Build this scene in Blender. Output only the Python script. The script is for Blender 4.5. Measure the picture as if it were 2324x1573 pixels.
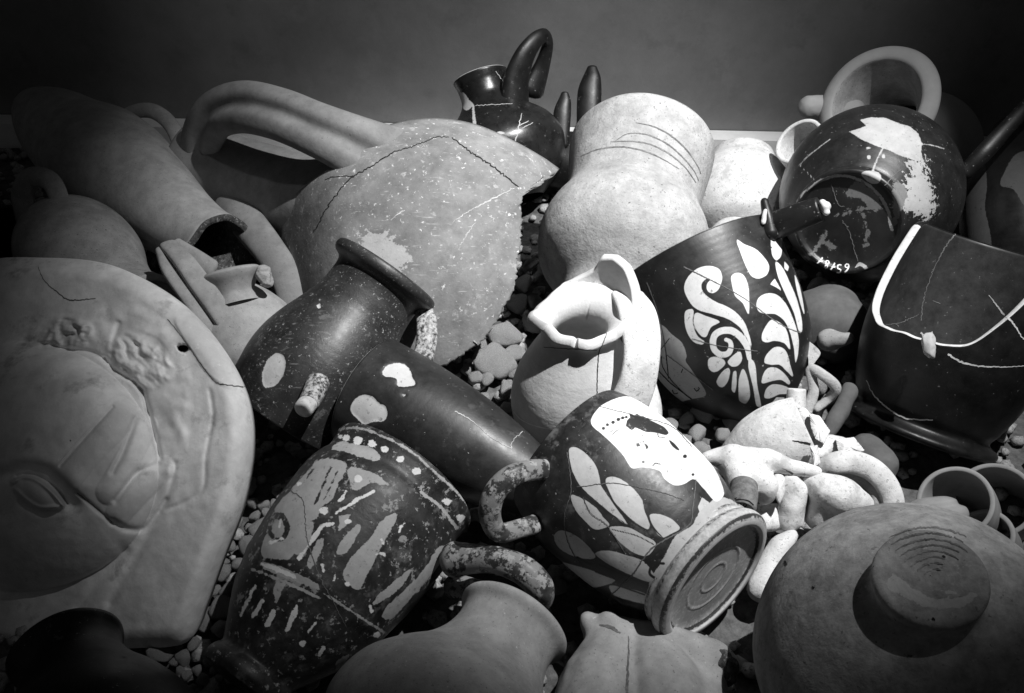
import bpy, bmesh, math, random
import numpy as np
from mathutils import Vector, Matrix, noise
from mathutils.bvhtree import BVHTree

random.seed(7); RNG = np.random.default_rng(7)
SC = bpy.context.scene
COL = SC.collection
for o in list(bpy.data.objects): bpy.data.objects.remove(o)

# ------------------------------------------------------------------ camera
PW, PH, FPX = 2324.0, 1573.0, 2012.0          # survey frame (pixels) and focal length in the same unit
CAMZ, PITCH = 0.80, math.radians(40)
cam = bpy.data.cameras.new('camera'); camo = bpy.data.objects.new('camera', cam); COL.objects.link(camo)
camo.location = (0, 0, CAMZ); camo.rotation_euler = (math.pi/2 - PITCH, 0, 0)
cam.sensor_width = 36; cam.lens = 36*FPX/PW; cam.clip_start = .02; cam.clip_end = 50
SC.camera = camo
# ------------------------------------------------------------------ light
world = bpy.data.worlds.new('World'); SC.world = world; world.use_nodes = True
world.node_tree.nodes['Background'].inputs[0].default_value = (1, 1, 1, 1)
world.node_tree.nodes['Background'].inputs[1].default_value = 0.02
def spot(name, loc, aim, watt, half, blend, rad):
    l = bpy.data.lights.new(name, 'SPOT'); o = bpy.data.objects.new(name, l); COL.objects.link(o)
    l.energy = watt; l.spot_size = math.radians(2*half); l.spot_blend = blend; l.shadow_soft_size = rad
    o.location = loc
    o.rotation_euler = (Vector(aim) - Vector(loc)).to_track_quat('-Z', 'Y').to_euler()
    return o
spot('ceiling_spot', (0.70, 0.64, 1.85), (0.14, 0.99, 0.05), 312, 21.8, 1.0, 0.012)
spot('wall_wash_spot', (0.25, 0.45, 2.05), (0.05, 1.58, 0.34), 55, 21, 1.0, 0.05)  # added fill lamp, brightens the back wall beyond the main cone
vs = SC.view_settings
vs.view_transform = 'Standard'; vs.look = 'None'; vs.exposure = 0; vs.gamma = 1; vs.use_curve_mapping = False

# ------------------------------------------------------------------ helpers: space
FW = Vector((0, math.cos(PITCH), -math.sin(PITCH))); UP = Vector((0, math.sin(PITCH), math.cos(PITCH))); RT = Vector((1, 0, 0))
C0 = Vector((0, 0, CAMZ))
def U(x, y, d):
    x, y, d = float(x), float(y), float(d)
    return C0 + d*(FW + RT*((x - PW/2)/FPX) + UP*((PH/2 - y)/FPX))
def Z(x, y, z):
    y = float(y); u = (PH/2 - y)/FPX
    return U(x, y, (CAMZ - z)/(math.sin(PITCH) - math.cos(PITCH)*u))
def depth(p): return (p - C0).dot(FW)
def proj(P):
    q = P - np.array(C0)
    d = q @ np.array(FW)
    return np.stack([PW/2 + FPX*(q @ np.array(RT))/d, PH/2 - FPX*(q @ np.array(UP))/d, d], 1)
def T(ox, oy, k):
    return lambda pts: [(ox + k*p[0], oy + k*p[1]) + tuple(p[2:]) for p in pts]
tP = T(1352.8, 391.6, .3621); tW = T(1068, 854.4, .4567); tJ = T(462.8, 712, .5473); tQ = T(1566.4, 106.8, .3847)
tT = T(1851.2, 462.8, .3847); tV = T(1566.4, 890, .4341); tN = T(1068, 569.6, .3168); tD = T(0, 534, .6607)
tG = T(356, 142.4, .4527); tX = T(925.6, 35.6, .3847); tB = T(0, 142.4, .362); tS = T(284.8, 996.8, .3661); tM = T(1566.4, 875.8, .2353)

def spl(pts, n, closed=False):
    """Catmull-Rom through pts (any dimension), n samples even in arc length; a point marked None-doubled is a corner."""
    P = np.array(pts, float)
    if closed: P = np.vstack([P[-1:], P, P[:2]])
    else: P = np.vstack([2*P[0]-P[1], P, 2*P[-1]-P[-2]])
    out = []
    for i in range(1, len(P)-2):
        p0, p1, p2, p3 = P[i-1], P[i], P[i+1], P[i+2]
        t = np.linspace(0, 1, 16, endpoint=False)[:, None]
        a = np.linalg.norm(p2-p1); b0 = max(np.linalg.norm(p1-p0), 1e-9); b1 = max(np.linalg.norm(p3-p2), 1e-9)
        m1 = .5*(p2-p0)*min(1, 2*a/(a+b0)); m2 = .5*(p3-p1)*min(1, 2*a/(a+b1))
        out.append((2*t**3-3*t**2+1)*p1 + (t**3-2*t**2+t)*m1 + (-2*t**3+3*t**2)*p2 + (t**3-t**2)*m2)
    out.append(P[-2][None])
    Q = np.vstack(out)
    s = np.r_[0, np.cumsum(np.linalg.norm(np.diff(Q, axis=0), axis=1))]
    tt = np.linspace(0, s[-1], n)
    return np.stack([np.interp(tt, s, Q[:, k]) for k in range(Q.shape[1])], 1)

# ------------------------------------------------------------------ helpers: objects
def thing(name, label, cat, loc, group=None):
    o = bpy.data.objects.new(name, None); COL.objects.link(o); o.location = loc; o.empty_display_size = .02
    tag(o, label, cat, group); return o
def tag(o, label, cat, group=None, kind=None):
    if label: o['label'] = label
    if cat: o['category'] = cat
    if group: o['group'] = group
    if kind: o['kind'] = kind
    return o
def mk(name, V, faces, mats, parent=None, loc=None, mi=None, smooth=True, recalc=True):
    V = np.asarray(V, float)
    base = Vector(parent.location) if parent is not None else Vector(loc if loc is not None else V.mean(0))
    if parent is not None and parent.parent is not None: base = Vector((0, 0, 0)) + Vector(parent.parent.location)
    me = bpy.data.meshes.new(name)
    me.from_pydata((V - np.array(base)).tolist(), [], faces)
    if not isinstance(mats, (list, tuple)): mats = [mats]
    for m in mats: me.materials.append(m)
    if mi is not None: me.polygons.foreach_set('material_index', np.asarray(mi, np.int32))
    if recalc:
        bm = bmesh.new(); bm.from_mesh(me); bmesh.ops.recalc_face_normals(bm, faces=bm.faces); bm.to_mesh(me); bm.free()
    me.polygons.foreach_set('use_smooth', np.full(len(me.polygons), smooth))
    me.update()
    o = bpy.data.objects.new(name, me); COL.objects.link(o)
    if parent is None: o.location = base
    elif parent.type == 'EMPTY': o.parent = parent
    else:                                   # sub-part of a mesh part whose own origin sits on the thing's
        o.parent = parent
    o['_w'] = [base.x, base.y, base.z]
    return o
def world(o):
    me = o.data; a = np.empty(len(me.vertices)*3); me.vertices.foreach_get('co', a)
    return a.reshape(-1, 3) + np.array(o['_w'])
def normals(o):
    a = np.empty(len(o.data.vertices)*3, np.float32); o.data.vertex_normals.foreach_get('vector', a); return a.reshape(-1, 3)
def bvh(o):
    return BVHTree.FromPolygons(world(o).tolist(), [tuple(p.vertices) for p in o.data.polygons])

def grid_faces(r, c, wrap=True, off=0):
    f = []
    for i in range(r-1):
        for j in range(c if wrap else c-1):
            k = (j+1) % c
            f.append((off+i*c+j, off+i*c+k, off+(i+1)*c+k, off+(i+1)*c+j))
    return f
def ppx(A, B, prof):
    L = (B-A).length; s = .5*(depth(A)+depth(B))/FPX
    return [(p[0]*L, p[1]*s) for p in prof]
def lathe(name, A, B, prof, mat, parent=None, px=True, th=.006, seg=112, n=80, tmax=None, edge=None, wob=.008, open_b=True, open_a=False, seed=0, loc=None, corners=(), rmod=None, ridge=.00003, rimglaze=False):
    A = Vector(A); B = Vector(B); ax = (B-A).normalized()
    pf = ppx(A, B, prof) if px else [tuple(p[:2]) for p in prof]
    # corners: indices of sharp points -> split
    cut = [0] + [c for c in corners] + [len(pf)-1]
    segs = [pf[cut[i]:cut[i+1]+1] for i in range(len(cut)-1)]
    lens = [sum(math.dist(s[i], s[i+1]) for i in range(len(s)-1)) for s in segs]
    rows = []
    for s, l in zip(segs, lens):
        k = max(4, int(n*l/sum(lens))); q = spl(s, k)
        rows.append(q if not rows else q[1:])
    pr = np.vstack(rows); pr[:, 1] = np.maximum(pr[:, 1], .0004)
    n = len(pr)
    tan = np.gradient(pr, axis=0); tan /= np.maximum(np.linalg.norm(tan, axis=1), 1e-9)[:, None]
    inn = pr - th*np.stack([-tan[:, 1], tan[:, 0]], 1); inn[:, 1] = np.maximum(inn[:, 1], .0003)
    if not open_a: inn[:, 0] = np.maximum(inn[:, 0], pr[0, 0]+th)
    e1 = (C0 - (A+B)/2); e1 = (e1 - ax*e1.dot(ax)).normalized(); e2 = ax.cross(e1)
    ph = np.linspace(-math.pi, math.pi, seg, endpoint=False); tht = ph - .42*np.sin(ph)
    A_, ax_, e1_, e2_ = map(np.array, (A, ax, e1, e2))
    tm = np.ones(seg) if tmax is None else np.array([tmax(t) for t in tht])
    idx = np.linspace(0, 1, n)[:, None]*tm[None, :]*(n-1)
    def ev(pp):
        i0 = np.clip(np.floor(idx).astype(int), 0, n-2); f = idx - i0
        return pp[i0]*(1-f)[..., None] + pp[i0+1]*f[..., None]
    def place(hr):
        h, r = hr[..., 0], hr[..., 1]
        w = 1 + wob*(np.sin(2*tht+seed)[None]*np.cos(h*9+seed*2) + .6*np.sin(3*tht+seed*3+h*17) + .35*np.sin(5*tht-h*40+seed))
        r = r*w + ridge*np.minimum(1, r/.02)*(np.sin(h*820+2.5*np.sin(h*90+seed)+.3*np.sin(tht*2)) + .8*np.sin(h*310+seed))
        if rmod is not None: r = r*rmod(np.broadcast_to(tht, r.shape), idx/(n-1))
        return (A_ + h[..., None]*ax_ + (r*np.cos(tht))[..., None]*e1_ + (r*np.sin(tht))[..., None]*e2_).reshape(-1, 3)
    Vo = place(ev(pr)); F = grid_faces(n, seg); V = [Vo]; mi = [0]*len(F)
    if open_b or open_a:
        hi = ev(inn); Vi = place(hi); off = n*seg; V.append(Vi)
        g = grid_faces(n, seg, off=off); F += [f[::-1] for f in g]; mi += [1]*len(g)
        def lip(r0):
            nonlocal off
            o_, i_ = Vo[r0*seg:(r0+1)*seg], Vi[r0*seg:(r0+1)*seg]
            mid = (o_+i_)/2; s = 1 if r0 else -1
            nb = (o_ - Vo[(r0-s)*seg:(r0-s+1)*seg]); nb /= np.maximum(np.linalg.norm(nb, axis=1), 1e-9)[:, None]
            base = 2*n*seg + sum(len(v) for v in V[2:])
            rg = [o_*.85+i_*.15+nb*th*.12, mid+nb*th*.2, o_*.15+i_*.85+nb*th*.12]
            V.append(np.vstack(rg))
            ids = [r0*seg] + [base+k*seg for k in range(3)] + [n*seg+r0*seg]
            for a in range(4):
                for j in range(seg):
                    k = (j+1) % seg
                    F.append((ids[a]+j, ids[a]+k, ids[a+1]+k, ids[a+1]+j)); mi.append(0 if rimglaze and tm[j] > .985 else 2)
        if open_b: lip(n-1)
        if open_a: lip(0)
    mats = [mat, mat, edge or mat] if not isinstance(mat, (list, tuple)) else [mat[0], mat[1], edge or mat[0]]
    o = mk(name, np.vstack(V), F, mats, parent, loc if loc is not None else A, mi)
    return o

def frame_along(P):
    tn = np.gradient(P, axis=0); tn /= np.linalg.norm(tn, axis=1)[:, None]; return tn
def tube(name, pts, mat, parent=None, flat=1.0, up=None, seg=24, n=60, ribs=0, rib_amp=.12, capr=True, loc=None, sq=1.0):
    """pts: list of (Vector, radius m); flat = thickness / width; up = direction of the thin side."""
    Q = spl([tuple(p)+(r,) for p, r in pts], n); P, R = Q[:, :3], Q[:, 3]
    tn = frame_along(P); up = np.array(up if up is not None else (C0 - Vector(P.mean(0))).normalized())
    rows = []
    phi = np.linspace(0, 2*math.pi, seg, endpoint=False)
    def ring(p, t, r):
        s = np.cross(t, up); s /= max(np.linalg.norm(s), 1e-9); b = np.cross(s, t)
        c, q = np.cos(phi), np.sin(phi)
        c = np.sign(c)*np.abs(c)**sq; q = np.sign(q)*np.abs(q)**sq
        m = 1 - (rib_amp*np.exp(-(c/.27)**2) if ribs else 0)
        return p + r*(c)[:, None]*s + (r*flat*m*q)[:, None]*b
    for i in range(n): rows.append(ring(P[i], tn[i], R[i]))
    if capr:
        for k in (1, 2, 3):
            a = k*math.pi/6.3
            rows.insert(0, ring(P[0]-tn[0]*R[0]*flat*math.sin(a), tn[0], R[0]*math.cos(a)))
            rows.append(ring(P[-1]+tn[-1]*R[-1]*flat*math.sin(a), tn[-1], R[-1]*math.cos(a)))
    m = len(rows); V = np.vstack(rows); F = grid_faces(m, seg)
    F.append(tuple(range(seg))[::-1]); F.append(tuple(range((m-1)*seg, m*seg)))
    return mk(name, V, F, mat, parent, loc)

def ico_chain(chains, sub=2):
    bm = bmesh.new()
    for ch in chains:
        pts = [(Vector(p), r, *rest) for p, r, *rest in ch]
        lst = []
        if len(pts) == 1: lst = [(pts[0][0], pts[0][1])]
        for a, b in zip(pts, pts[1:]):
            k = max(2, int((b[0]-a[0]).length/(.35*min(a[1], b[1])))+1)
            for i in range(k+1):
                f = i/k; lst.append((a[0].lerp(b[0], f), a[1]*(1-f)+b[1]*f))
        for c, r in lst:
            bmesh.ops.create_icosphere(bm, subdivisions=sub, radius=r, matrix=Matrix.Translation(c))
    return bm
def blob(name, chains, mat, parent=None, voxel=.0025, smooth=6, loc=None, disp=.0007, dscale=90, extra=None):
    bm = ico_chain(chains)
    me = bpy.data.meshes.new('t'); 
    if extra: extra(bm)
    bm.to_mesh(me); bm.free()
    o = bpy.data.objects.new('t', me); COL.objects.link(o)
    r = o.modifiers.new('r', 'REMESH'); r.mode = 'VOXEL'; r.voxel_size = voxel
    s = o.modifiers.new('s', 'SMOOTH'); s.iterations = smooth; s.factor = .5
    dg = bpy.context.evaluated_depsgraph_get(); ev = o.evaluated_get(dg).to_mesh()
    V = np.empty(len(ev.vertices)*3); ev.vertices.foreach_get('co', V); V = V.reshape(-1, 3)
    F = [tuple(p.vertices) for p in ev.polygons]
    bpy.data.objects.remove(o); bpy.data.meshes.remove(me)
    if disp:
        for i in range(len(V)):
            V[i] += np.array(noise.noise_vector(Vector(V[i])*dscale))*disp
    return mk(name, V, F, mat, parent, loc)
def slab(name, poly, dep, th, mat, parent=None, jag=0, n=120, loc=None, dome=0.0):
    """a flat or slightly domed sherd: outline in survey pixels, its own distance (number or function) and thickness"""
    df = dep if callable(dep) else (lambda x, y: dep)
    ol = spl(poly, n, True)[:-1] if jag == 0 else jagged(poly, n, jag)
    c = ol.mean(0); rings = 14; V = []
    for k in range(rings):
        f = (k/(rings-1))
        for p in ol:
            q = c + (p-c)*max(f, .001); V.append(U(q[0], q[1], df(q[0], q[1]) - dome*(1-f*f)))
    m = len(ol); F = grid_faces(rings, m)
    back = []
    for v in V: back.append(Vector(v) + (Vector(v)-C0).normalized()*th)
    off = len(V); F += [tuple(off+i for i in f[::-1]) for f in grid_faces(rings, m)]
    a, b = (rings-1)*m, off+(rings-1)*m
    F += [(a+j, a+(j+1) % m, b+(j+1) % m, b+j) for j in range(m)]
    return mk(name, [tuple(v) for v in V+back], F, mat, parent, loc, recalc=True)
def jagged(poly, n, amp):
    P = np.array(list(poly)+[poly[0]], float)
    s = np.r_[0, np.cumsum(np.linalg.norm(np.diff(P, axis=0), axis=1))]; t = np.linspace(0, s[-1], n, endpoint=False)
    q = np.stack([np.interp(t, s, P[:, k]) for k in (0, 1)], 1)
    return q + RNG.normal(0, amp, q.shape)

# ------------------------------------------------------------------ painted masks (signed distance in survey pixels, kept on the vertices)
def sd_poly(x, y, P):
    P = np.array(P, float); d2 = np.full(len(x), 1e9); ins = np.zeros(len(x), bool)
    for i in range(len(P)):
        ax, ay = P[i]; bx, by = P[(i+1) % len(P)]
        ex, ey = bx-ax, by-ay; wx, wy = x-ax, y-ay
        t = np.clip((wx*ex+wy*ey)/max(ex*ex+ey*ey, 1e-9), 0, 1)
        d2 = np.minimum(d2, (wx-t*ex)**2+(wy-t*ey)**2)
        c = ((ay > y) != (by > y))
        with np.errstate(divide='ignore', invalid='ignore'):
            ins ^= c & (x < (bx-ax)*(y-ay)/(by-ay if by != ay else 1e-9)+ax)
    d = np.sqrt(d2); return np.where(ins, d, -d)
def sd_line(x, y, P, w):
    P = np.array(P, float); best = np.full(len(x), -1e9)
    W = np.broadcast_to(np.array(w, float), (len(P),)) if np.ndim(w) == 0 else np.interp(np.linspace(0, 1, len(P)), np.linspace(0, 1, len(w)), w)
    for i in range(len(P)-1):
        ax, ay = P[i]; bx, by = P[i+1]; ex, ey = bx-ax, by-ay; wx, wy = x-ax, y-ay
        t = np.clip((wx*ex+wy*ey)/max(ex*ex+ey*ey, 1e-9), 0, 1)
        d = np.sqrt((wx-t*ex)**2+(wy-t*ey)**2)
        best = np.maximum(best, .5*(W[i]*(1-t)+W[i+1]*t)-d)
    return best
def paint(o, layers):
    Wd = world(o); pr = proj(Wd); N = normals(o)
    face = np.einsum('ij,ij->i', N, np.array(C0)-Wd) > 0
    for at, shapes in layers.items():
        val = np.full(len(Wd), -30.0)
        for s in shapes:
            k = s[0]
            if k in ('poly', 'smooth', 'hole'):
                P = s[1]
                if k != 'poly' and len(P) > 4: P = spl(P, 10*len(P), True)[:-1]
                P = np.array(P)[:, :2]; lo, hi = P.min(0)-30, P.max(0)+30
            elif k == 'line':
                P = np.array(s[1])[:, :2]; P = spl(P, 8*len(P)) if len(P) > 2 else P; lo, hi = P.min(0)-50, P.max(0)+50
            elif k == 'dot':
                cx, cy, rx = s[1][:3]; ry = s[1][3] if len(s[1]) > 3 else rx; an = math.radians(s[1][4]) if len(s[1]) > 4 else 0
                R = max(rx, ry); lo, hi = np.array((cx-R-30, cy-R-30)), np.array((cx+R+30, cy+R+30))
            m = np.where(face & (pr[:, 0] > lo[0]) & (pr[:, 0] < hi[0]) & (pr[:, 1] > lo[1]) & (pr[:, 1] < hi[1]))[0]
            if not len(m): continue
            x, y = pr[m, 0], pr[m, 1]
            if k == 'line': v = sd_line(x, y, P, s[2])
            elif k == 'dot':
                dx, dy = x-cx, y-cy; a, b = dx*math.cos(an)+dy*math.sin(an), -dx*math.sin(an)+dy*math.cos(an)
                v = (1-np.sqrt((a/rx)**2+(b/ry)**2))*min(rx, ry)
            else: v = sd_poly(x, y, P)
            val[m] = np.minimum(val[m], -v) if k == 'hole' else np.maximum(val[m], v)
        a = o.data.attributes.new(at, 'FLOAT', 'POINT'); a.data.foreach_set('value', np.clip(val, -30, 30).astype(np.float32))
def relief(o, at, dz):
    v = np.empty(len(o.data.vertices), np.float32); o.data.attributes[at].data.foreach_get('value', v)
    Wd = world(o)-np.array(o['_w']) + normals(o)*(dz*np.clip(v/4+.5, 0, 1))[:, None]
    o.data.vertices.foreach_set('co', Wd.ravel()); o.data.update()
def ribbon(name, target, lines, mat, parent, off=.0004, jit=.8):
    B = target if isinstance(target, BVHTree) else bvh(target)
    if not isinstance(target, BVHTree): parent = target
    for ln in lines: ribbon1(name, B, [ln], mat, parent, off, jit)
def ribbon1(name, target, lines, mat, parent, off=.0004, jit=.8):
    """thin painted or cracked strokes laid on a surface: lines = [(pixel points, width or (w0,w1))]"""
    B = target if isinstance(target, BVHTree) else bvh(target); V, F = [], []
    for pts, w in lines:
        P = np.array(pts)[:, :2].astype(float); L = np.linalg.norm(np.diff(P, axis=0), axis=1).sum(); k = max(4, int(L/3.5))
        Q = spl(P, k) if len(P) > 2 else np.stack([np.linspace(P[0, i], P[1, i], k) for i in (0, 1)], 1)
        Q = Q + RNG.normal(0, jit, Q.shape)
        tn = np.gradient(Q, axis=0); tn /= np.maximum(np.linalg.norm(tn, axis=1), 1e-6)[:, None]; nr = np.stack([-tn[:, 1], tn[:, 0]], 1)
        ws = np.interp(np.linspace(0, 1, k), np.linspace(0, 1, len(w)), w) if np.ndim(w) else np.full(k, float(w))
        ws = ws*(1+RNG.uniform(-.25, .25, k)) if jit else ws
        runs, cur = [], []
        for i in range(k):
            row = []
            for q_ in (-.5, 0, .5):
                q = Q[i] + nr[i]*ws[i]*q_; dr = (U(q[0], q[1], 1)-C0).normalized(); h = B.ray_cast(C0, dr)
                if h[0] is None: row = None; break
                nn = h[1] if h[1].dot(dr) < 0 else -h[1]
                row.append(h[0]+nn*off)
            if row is None or (cur and (row[1]-cur[-1][1]).length > .02):
                runs.append(cur); cur = [] if row is None else [row]
            else: cur.append(row)
        runs.append(cur)
        for rn in runs:
            if len(rn) < 3: continue
            V = [tuple(p) for r in rn for p in r]
            F = [f for a in range(len(rn)-1) for f in ((3*a, 3*a+1, 3*a+4, 3*a+3), (3*a+1, 3*a+2, 3*a+5, 3*a+4))]
            mk(name, V, F, mat, parent, recalc=False, smooth=True)

# ------------------------------------------------------------------ materials
def mat(name, base, var=.18, rough=.75, spec=.35, scale=40, bump=.25, bscale=350, coat=0.0, specks=(), layers=(), streak=None, dist=.001, rvar=.1):
    """grey clay, glaze or stone. specks: (colour, scale, threshold, softness); layers: (attribute, colour, roughness, ragged px[, noise scale])"""
    m = bpy.data.materials.new(name); m.use_nodes = True; nt = m.node_tree; N = nt.nodes; L = nt.links
    bs = N['Principled BSDF']; bs.inputs['Specular IOR Level'].default_value = spec
    bs.inputs['Coat Weight'].default_value = coat; bs.inputs['Coat Roughness'].default_value = .33
    tc = N.new('ShaderNodeTexCoord').outputs['Object']
    def nz(sc, det=4, ro=.6, vec=None):
        n = N.new('ShaderNodeTexNoise'); n.inputs['Scale'].default_value = sc; n.inputs['Detail'].default_value = det; n.inputs['Roughness'].default_value = ro
        L.new(vec or tc, n.inputs['Vector']); return n.outputs['Fac']
    def mr(v, a, b, c, d, smooth=False):
        n = N.new('ShaderNodeMapRange'); n.interpolation_type = 'SMOOTHSTEP' if smooth else 'LINEAR'
        for i, q in enumerate((a, b, c, d)): n.inputs[1+i].default_value = q
        L.new(v, n.inputs[0]); return n.outputs[0]
    def mth(op, a, b):
        n = N.new('ShaderNodeMath'); n.operation = op
        for i, q in enumerate((a, b)):
            if isinstance(q, (int, float)): n.inputs[i].default_value = q
            else: L.new(q, n.inputs[i])
        return n.outputs[0]
    def mix(f, a, b):
        n = N.new('ShaderNodeMix'); n.data_type = 'FLOAT'; L.new(f, n.inputs[0])
        for i, q in ((2, a), (3, b)):
            if isinstance(q, (int, float)): n.inputs[i].default_value = q
            else: L.new(q, n.inputs[i])
        return n.outputs[0]
    n1 = nz(scale*1.6, 10, .72); n2 = nz(scale*.3, 4, .55)
    col = mth('MULTIPLY', mr(n1, .32, .68, base*(1-var*1.25), base*(1+var*1.25)), mr(n2, .3, .7, 1-var, 1+var))
    rgh = mr(n1, .3, .7, max(.02, rough-rvar), min(1, rough+rvar))
    if streak:
        mp = N.new('ShaderNodeMapping'); mp.inputs['Rotation'].default_value = streak[0]; mp.inputs['Scale'].default_value = streak[1]; L.new(tc, mp.inputs['Vector'])
        f = mr(nz(streak[2], 4, .6, mp.outputs[0]), streak[3]-.07, streak[3]+.02, 0, streak[5] if len(streak) > 5 else .8); col = mix(f, col, streak[4])
    height = mth('ADD', mth('MULTIPLY', nz(bscale, 5, .65), .5), mth('MULTIPLY', nz(bscale*.22, 5, .7), 1.6))
    for c, sc, th, so in specks:
        th = th-.085; f = mr(nz(sc, 5, .7), th, th+so, 0, 1); col = mix(f, col, c)
        if coat or rough < .5: rgh = mix(f, rgh, .8)
    for ly in layers:
        at = N.new('ShaderNodeAttribute'); at.attribute_name = ly[0]
        rg = ly[3]; nsc = ly[4] if len(ly) > 4 else 220
        v = mth('ADD', at.outputs['Fac'], mr(nz(nsc, 5, .7), .2, .8, -rg, rg))
        sf = ly[5] if len(ly) > 5 else .7
        f = mth('MULTIPLY', mr(v, -sf, sf, 0, 1), mr(nz(170, 6, .75), .34, .40, .35, 1))
        lc = mth('MULTIPLY', mr(n1, .32, .68, ly[1]*.84, ly[1]*1.12), mr(n2, .3, .7, .85, 1.12))
        col = mix(f, col, lc); rgh = mix(f, rgh, ly[2])
        if coat:
            cw = mix(f, coat, coat*.25) if not bs.inputs['Coat Weight'].is_linked else mix(f, bs.inputs['Coat Weight'].links[0].from_socket, coat*.25)
            L.new(cw, bs.inputs['Coat Weight'])
    cb = N.new('ShaderNodeCombineColor')
    for i in range(3): L.new(col, cb.inputs[i])
    L.new(cb.outputs[0], bs.inputs['Base Color']); L.new(rgh, bs.inputs['Roughness'])
    if bump:
        b = N.new('ShaderNodeBump'); b.inputs['Strength'].default_value = bump; b.inputs['Distance'].default_value = dist
        L.new(height, b.inputs['Height']); L.new(b.outputs[0], bs.inputs['Normal'])
    return m

BLK = .013
M = {}
M['wall'] = mat('wall_paint', .21, .12, .9, .2, 5, .3, 200, specks=((.25, 9, .62, .25), (.16, 14, .64, .2)))
M['white_board'] = mat('white_board', .84, .05, .6, .3, 20, .05)
M['ground'] = mat('gravel_dust', .10, .4, .95, .1, 60, .8, 300, dist=.002)
M['stone'] = mat('pebble', .34, .28, .95, .15, 90, .9, 420, dist=.0016, specks=((.16, 260, .62, .08),))
M['stone_pale'] = mat('pale_tuff', .60, .25, .95, .12, 90, 1.0, 330, dist=.003, specks=((.22, 210, .60, .08),))
M['stone_dark'] = mat('dark_pebble', .20, .3, .95, .15, 90, .8, 420, dist=.0015)
M['marble'] = mat('marble', .75, .16, .6, .35, 16, .45, 260, specks=((.30, 24, .66, .2),), layers=(('stain', .60, .6, 6, 60, 12), ('hole', .02, .9, .5)))  # hole layer paints the shade in the drilled pit black
M['clay'] = mat('plain_clay', .33, .2, .88, .25, 26, .35, 480, specks=((.16, 380, .70, .05), (.52, 240, .73, .05)))
M['clay_dim'] = mat('plain_grey_clay', .26, .25, .9, .2, 26, .35, 480, specks=((.12, 330, .69, .05), (.42, 240, .72, .05)))
M['break'] = mat('broken_clay', .075, .5, .95, .15, 120, 1.0, 260, dist=.003, specks=((.25, 180, .64, .08),))
M['break_pale'] = mat('pale_break', .50, .14, .9, .2, 70, .5, 400, dist=.001, specks=((.3, 200, .68, .06),))
M['amphora'] = mat('amphora_clay', .205, .26, .82, .3, 22, .4, 420, specks=((.60, 150, .705, .03), (.34, 60, .69, .08), (.12, 300, .73, .04)), streak=((.3, 0.9, .6), (1, 9, 9), 34, .70, .50, .7), layers=(('chalk', .42, .9, 30, 70),))
M['amphora_plain'] = mat('amphora_neck_clay', .21, .2, .85, .3, 22, .4, 420, specks=((.10, 300, .72, .04),))
M['pale'] = mat('pale_clay', .37, .22, .9, .25, 24, .8, 420, dist=.0014, specks=((.24, 300, .67, .05), (.27, 34, .63, .12), (.13, 150, .72, .03)))
M['white'] = mat('white_clay', .58, .16, .8, .25, 30, .7, 380, specks=((.30, 200, .68, .05), (.40, 30, .64, .12), (.2, 420, .71, .03)))
M['white_wash'] = mat('white_jug_clay', .60, .13, .7, .3, 24, .45, 420, specks=((.36, 260, .75, .03),), streak=((.2, .1, .5), (2, 2, 12), 22, .56, .56, .5))
M['chip'] = mat('chipped_pale_clay', .56, .16, .9, .2, 110, .5, 400, specks=((.36, 160, .63, .08),))
M['crack'] = mat('crack', .022, .3, .9, .1, 200, 0)
M['crack_pale'] = mat('pale_crack', .42, .3, .9, .1, 200, 0)
M['crack_grey'] = mat('grey_crack', .13, .3, .9, .1, 200, 0)
M['black'] = mat('black_glaze', BLK*.8, .25, .44, .32, 30, .15, 300, coat=.08, specks=((.20, 190, .735, .02), (.09, 60, .735, .03)))
M['black_scratched'] = mat('scratched_black_glaze', .024, .40, .50, .6, 30, .35, 300, coat=.10, specks=((.30, 150, .72, .02), (.10, 40, .69, .06), (.30, 420, .72, .03)), layers=(('chip', .50, .9, 2.4),), streak=((.4, .2, .9), (2, 14, 14), 20, .69, .22, .6))
M['black_tube'] = mat('satin_black_glaze', .020, .3, .46, .5, 30, .15, 300, coat=.08, specks=((.50, 200, .765, .015), (.05, 40, .69, .1)), layers=(('chip', .62, .9, 2.0),))
M['black_edge'] = mat('worn_glaze_edge', .20, .5, .7, .3, 150, .3)
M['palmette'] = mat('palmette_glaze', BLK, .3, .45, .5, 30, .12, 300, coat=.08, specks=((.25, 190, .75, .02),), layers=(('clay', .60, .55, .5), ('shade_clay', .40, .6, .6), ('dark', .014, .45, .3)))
M['lady'] = mat('red_figure_glaze', .024, .45, .46, .5, 40, .2, 300, coat=.10, specks=((.10, 38, .62, .12), (.4, 220, .74, .02)), layers=(('clay', .56, .6, 1.0), ('band', .50, .7, 2.5), ('white', .82, .6, .6), ('dark', .022, .5, .5)))
M['foot_clay'] = mat('banded_foot_clay', .42, .22, .6, .4, 30, .2, 300, layers=(('dark', .045, .45, 2.5), ('pale', .60, .7, 2.0)))
M['worn'] = mat('worn_painted_glaze', .028, .5, .5, .45, 40, .3, 300, coat=.06, specks=((.09, 55, .62, .12), (.26, 150, .69, .03), (.28, 50, .69, .03)), layers=(('clay', .40, .7, 4.5, 150), ('white', .78, .8, 6.0, 110)))
M['worn_handle'] = mat('worn_handle_glaze', .04, .4, .45, .4, 40, .4, 300, coat=.15, specks=((.22, 75, .56, .05), (.34, 90, .62, .04)))
M['number'] = mat('black_glaze_mended', BLK, .3, .42, .5, 30, .15, 300, coat=.10, specks=((.22, 190, .74, .02),), layers=(('ring', .34, .85, 2.5), ('patch', .36, .85, 1.8), ('flake', .32, .85, 34, 150), ('scuff', .14, .8, 12, 110)))
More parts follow.
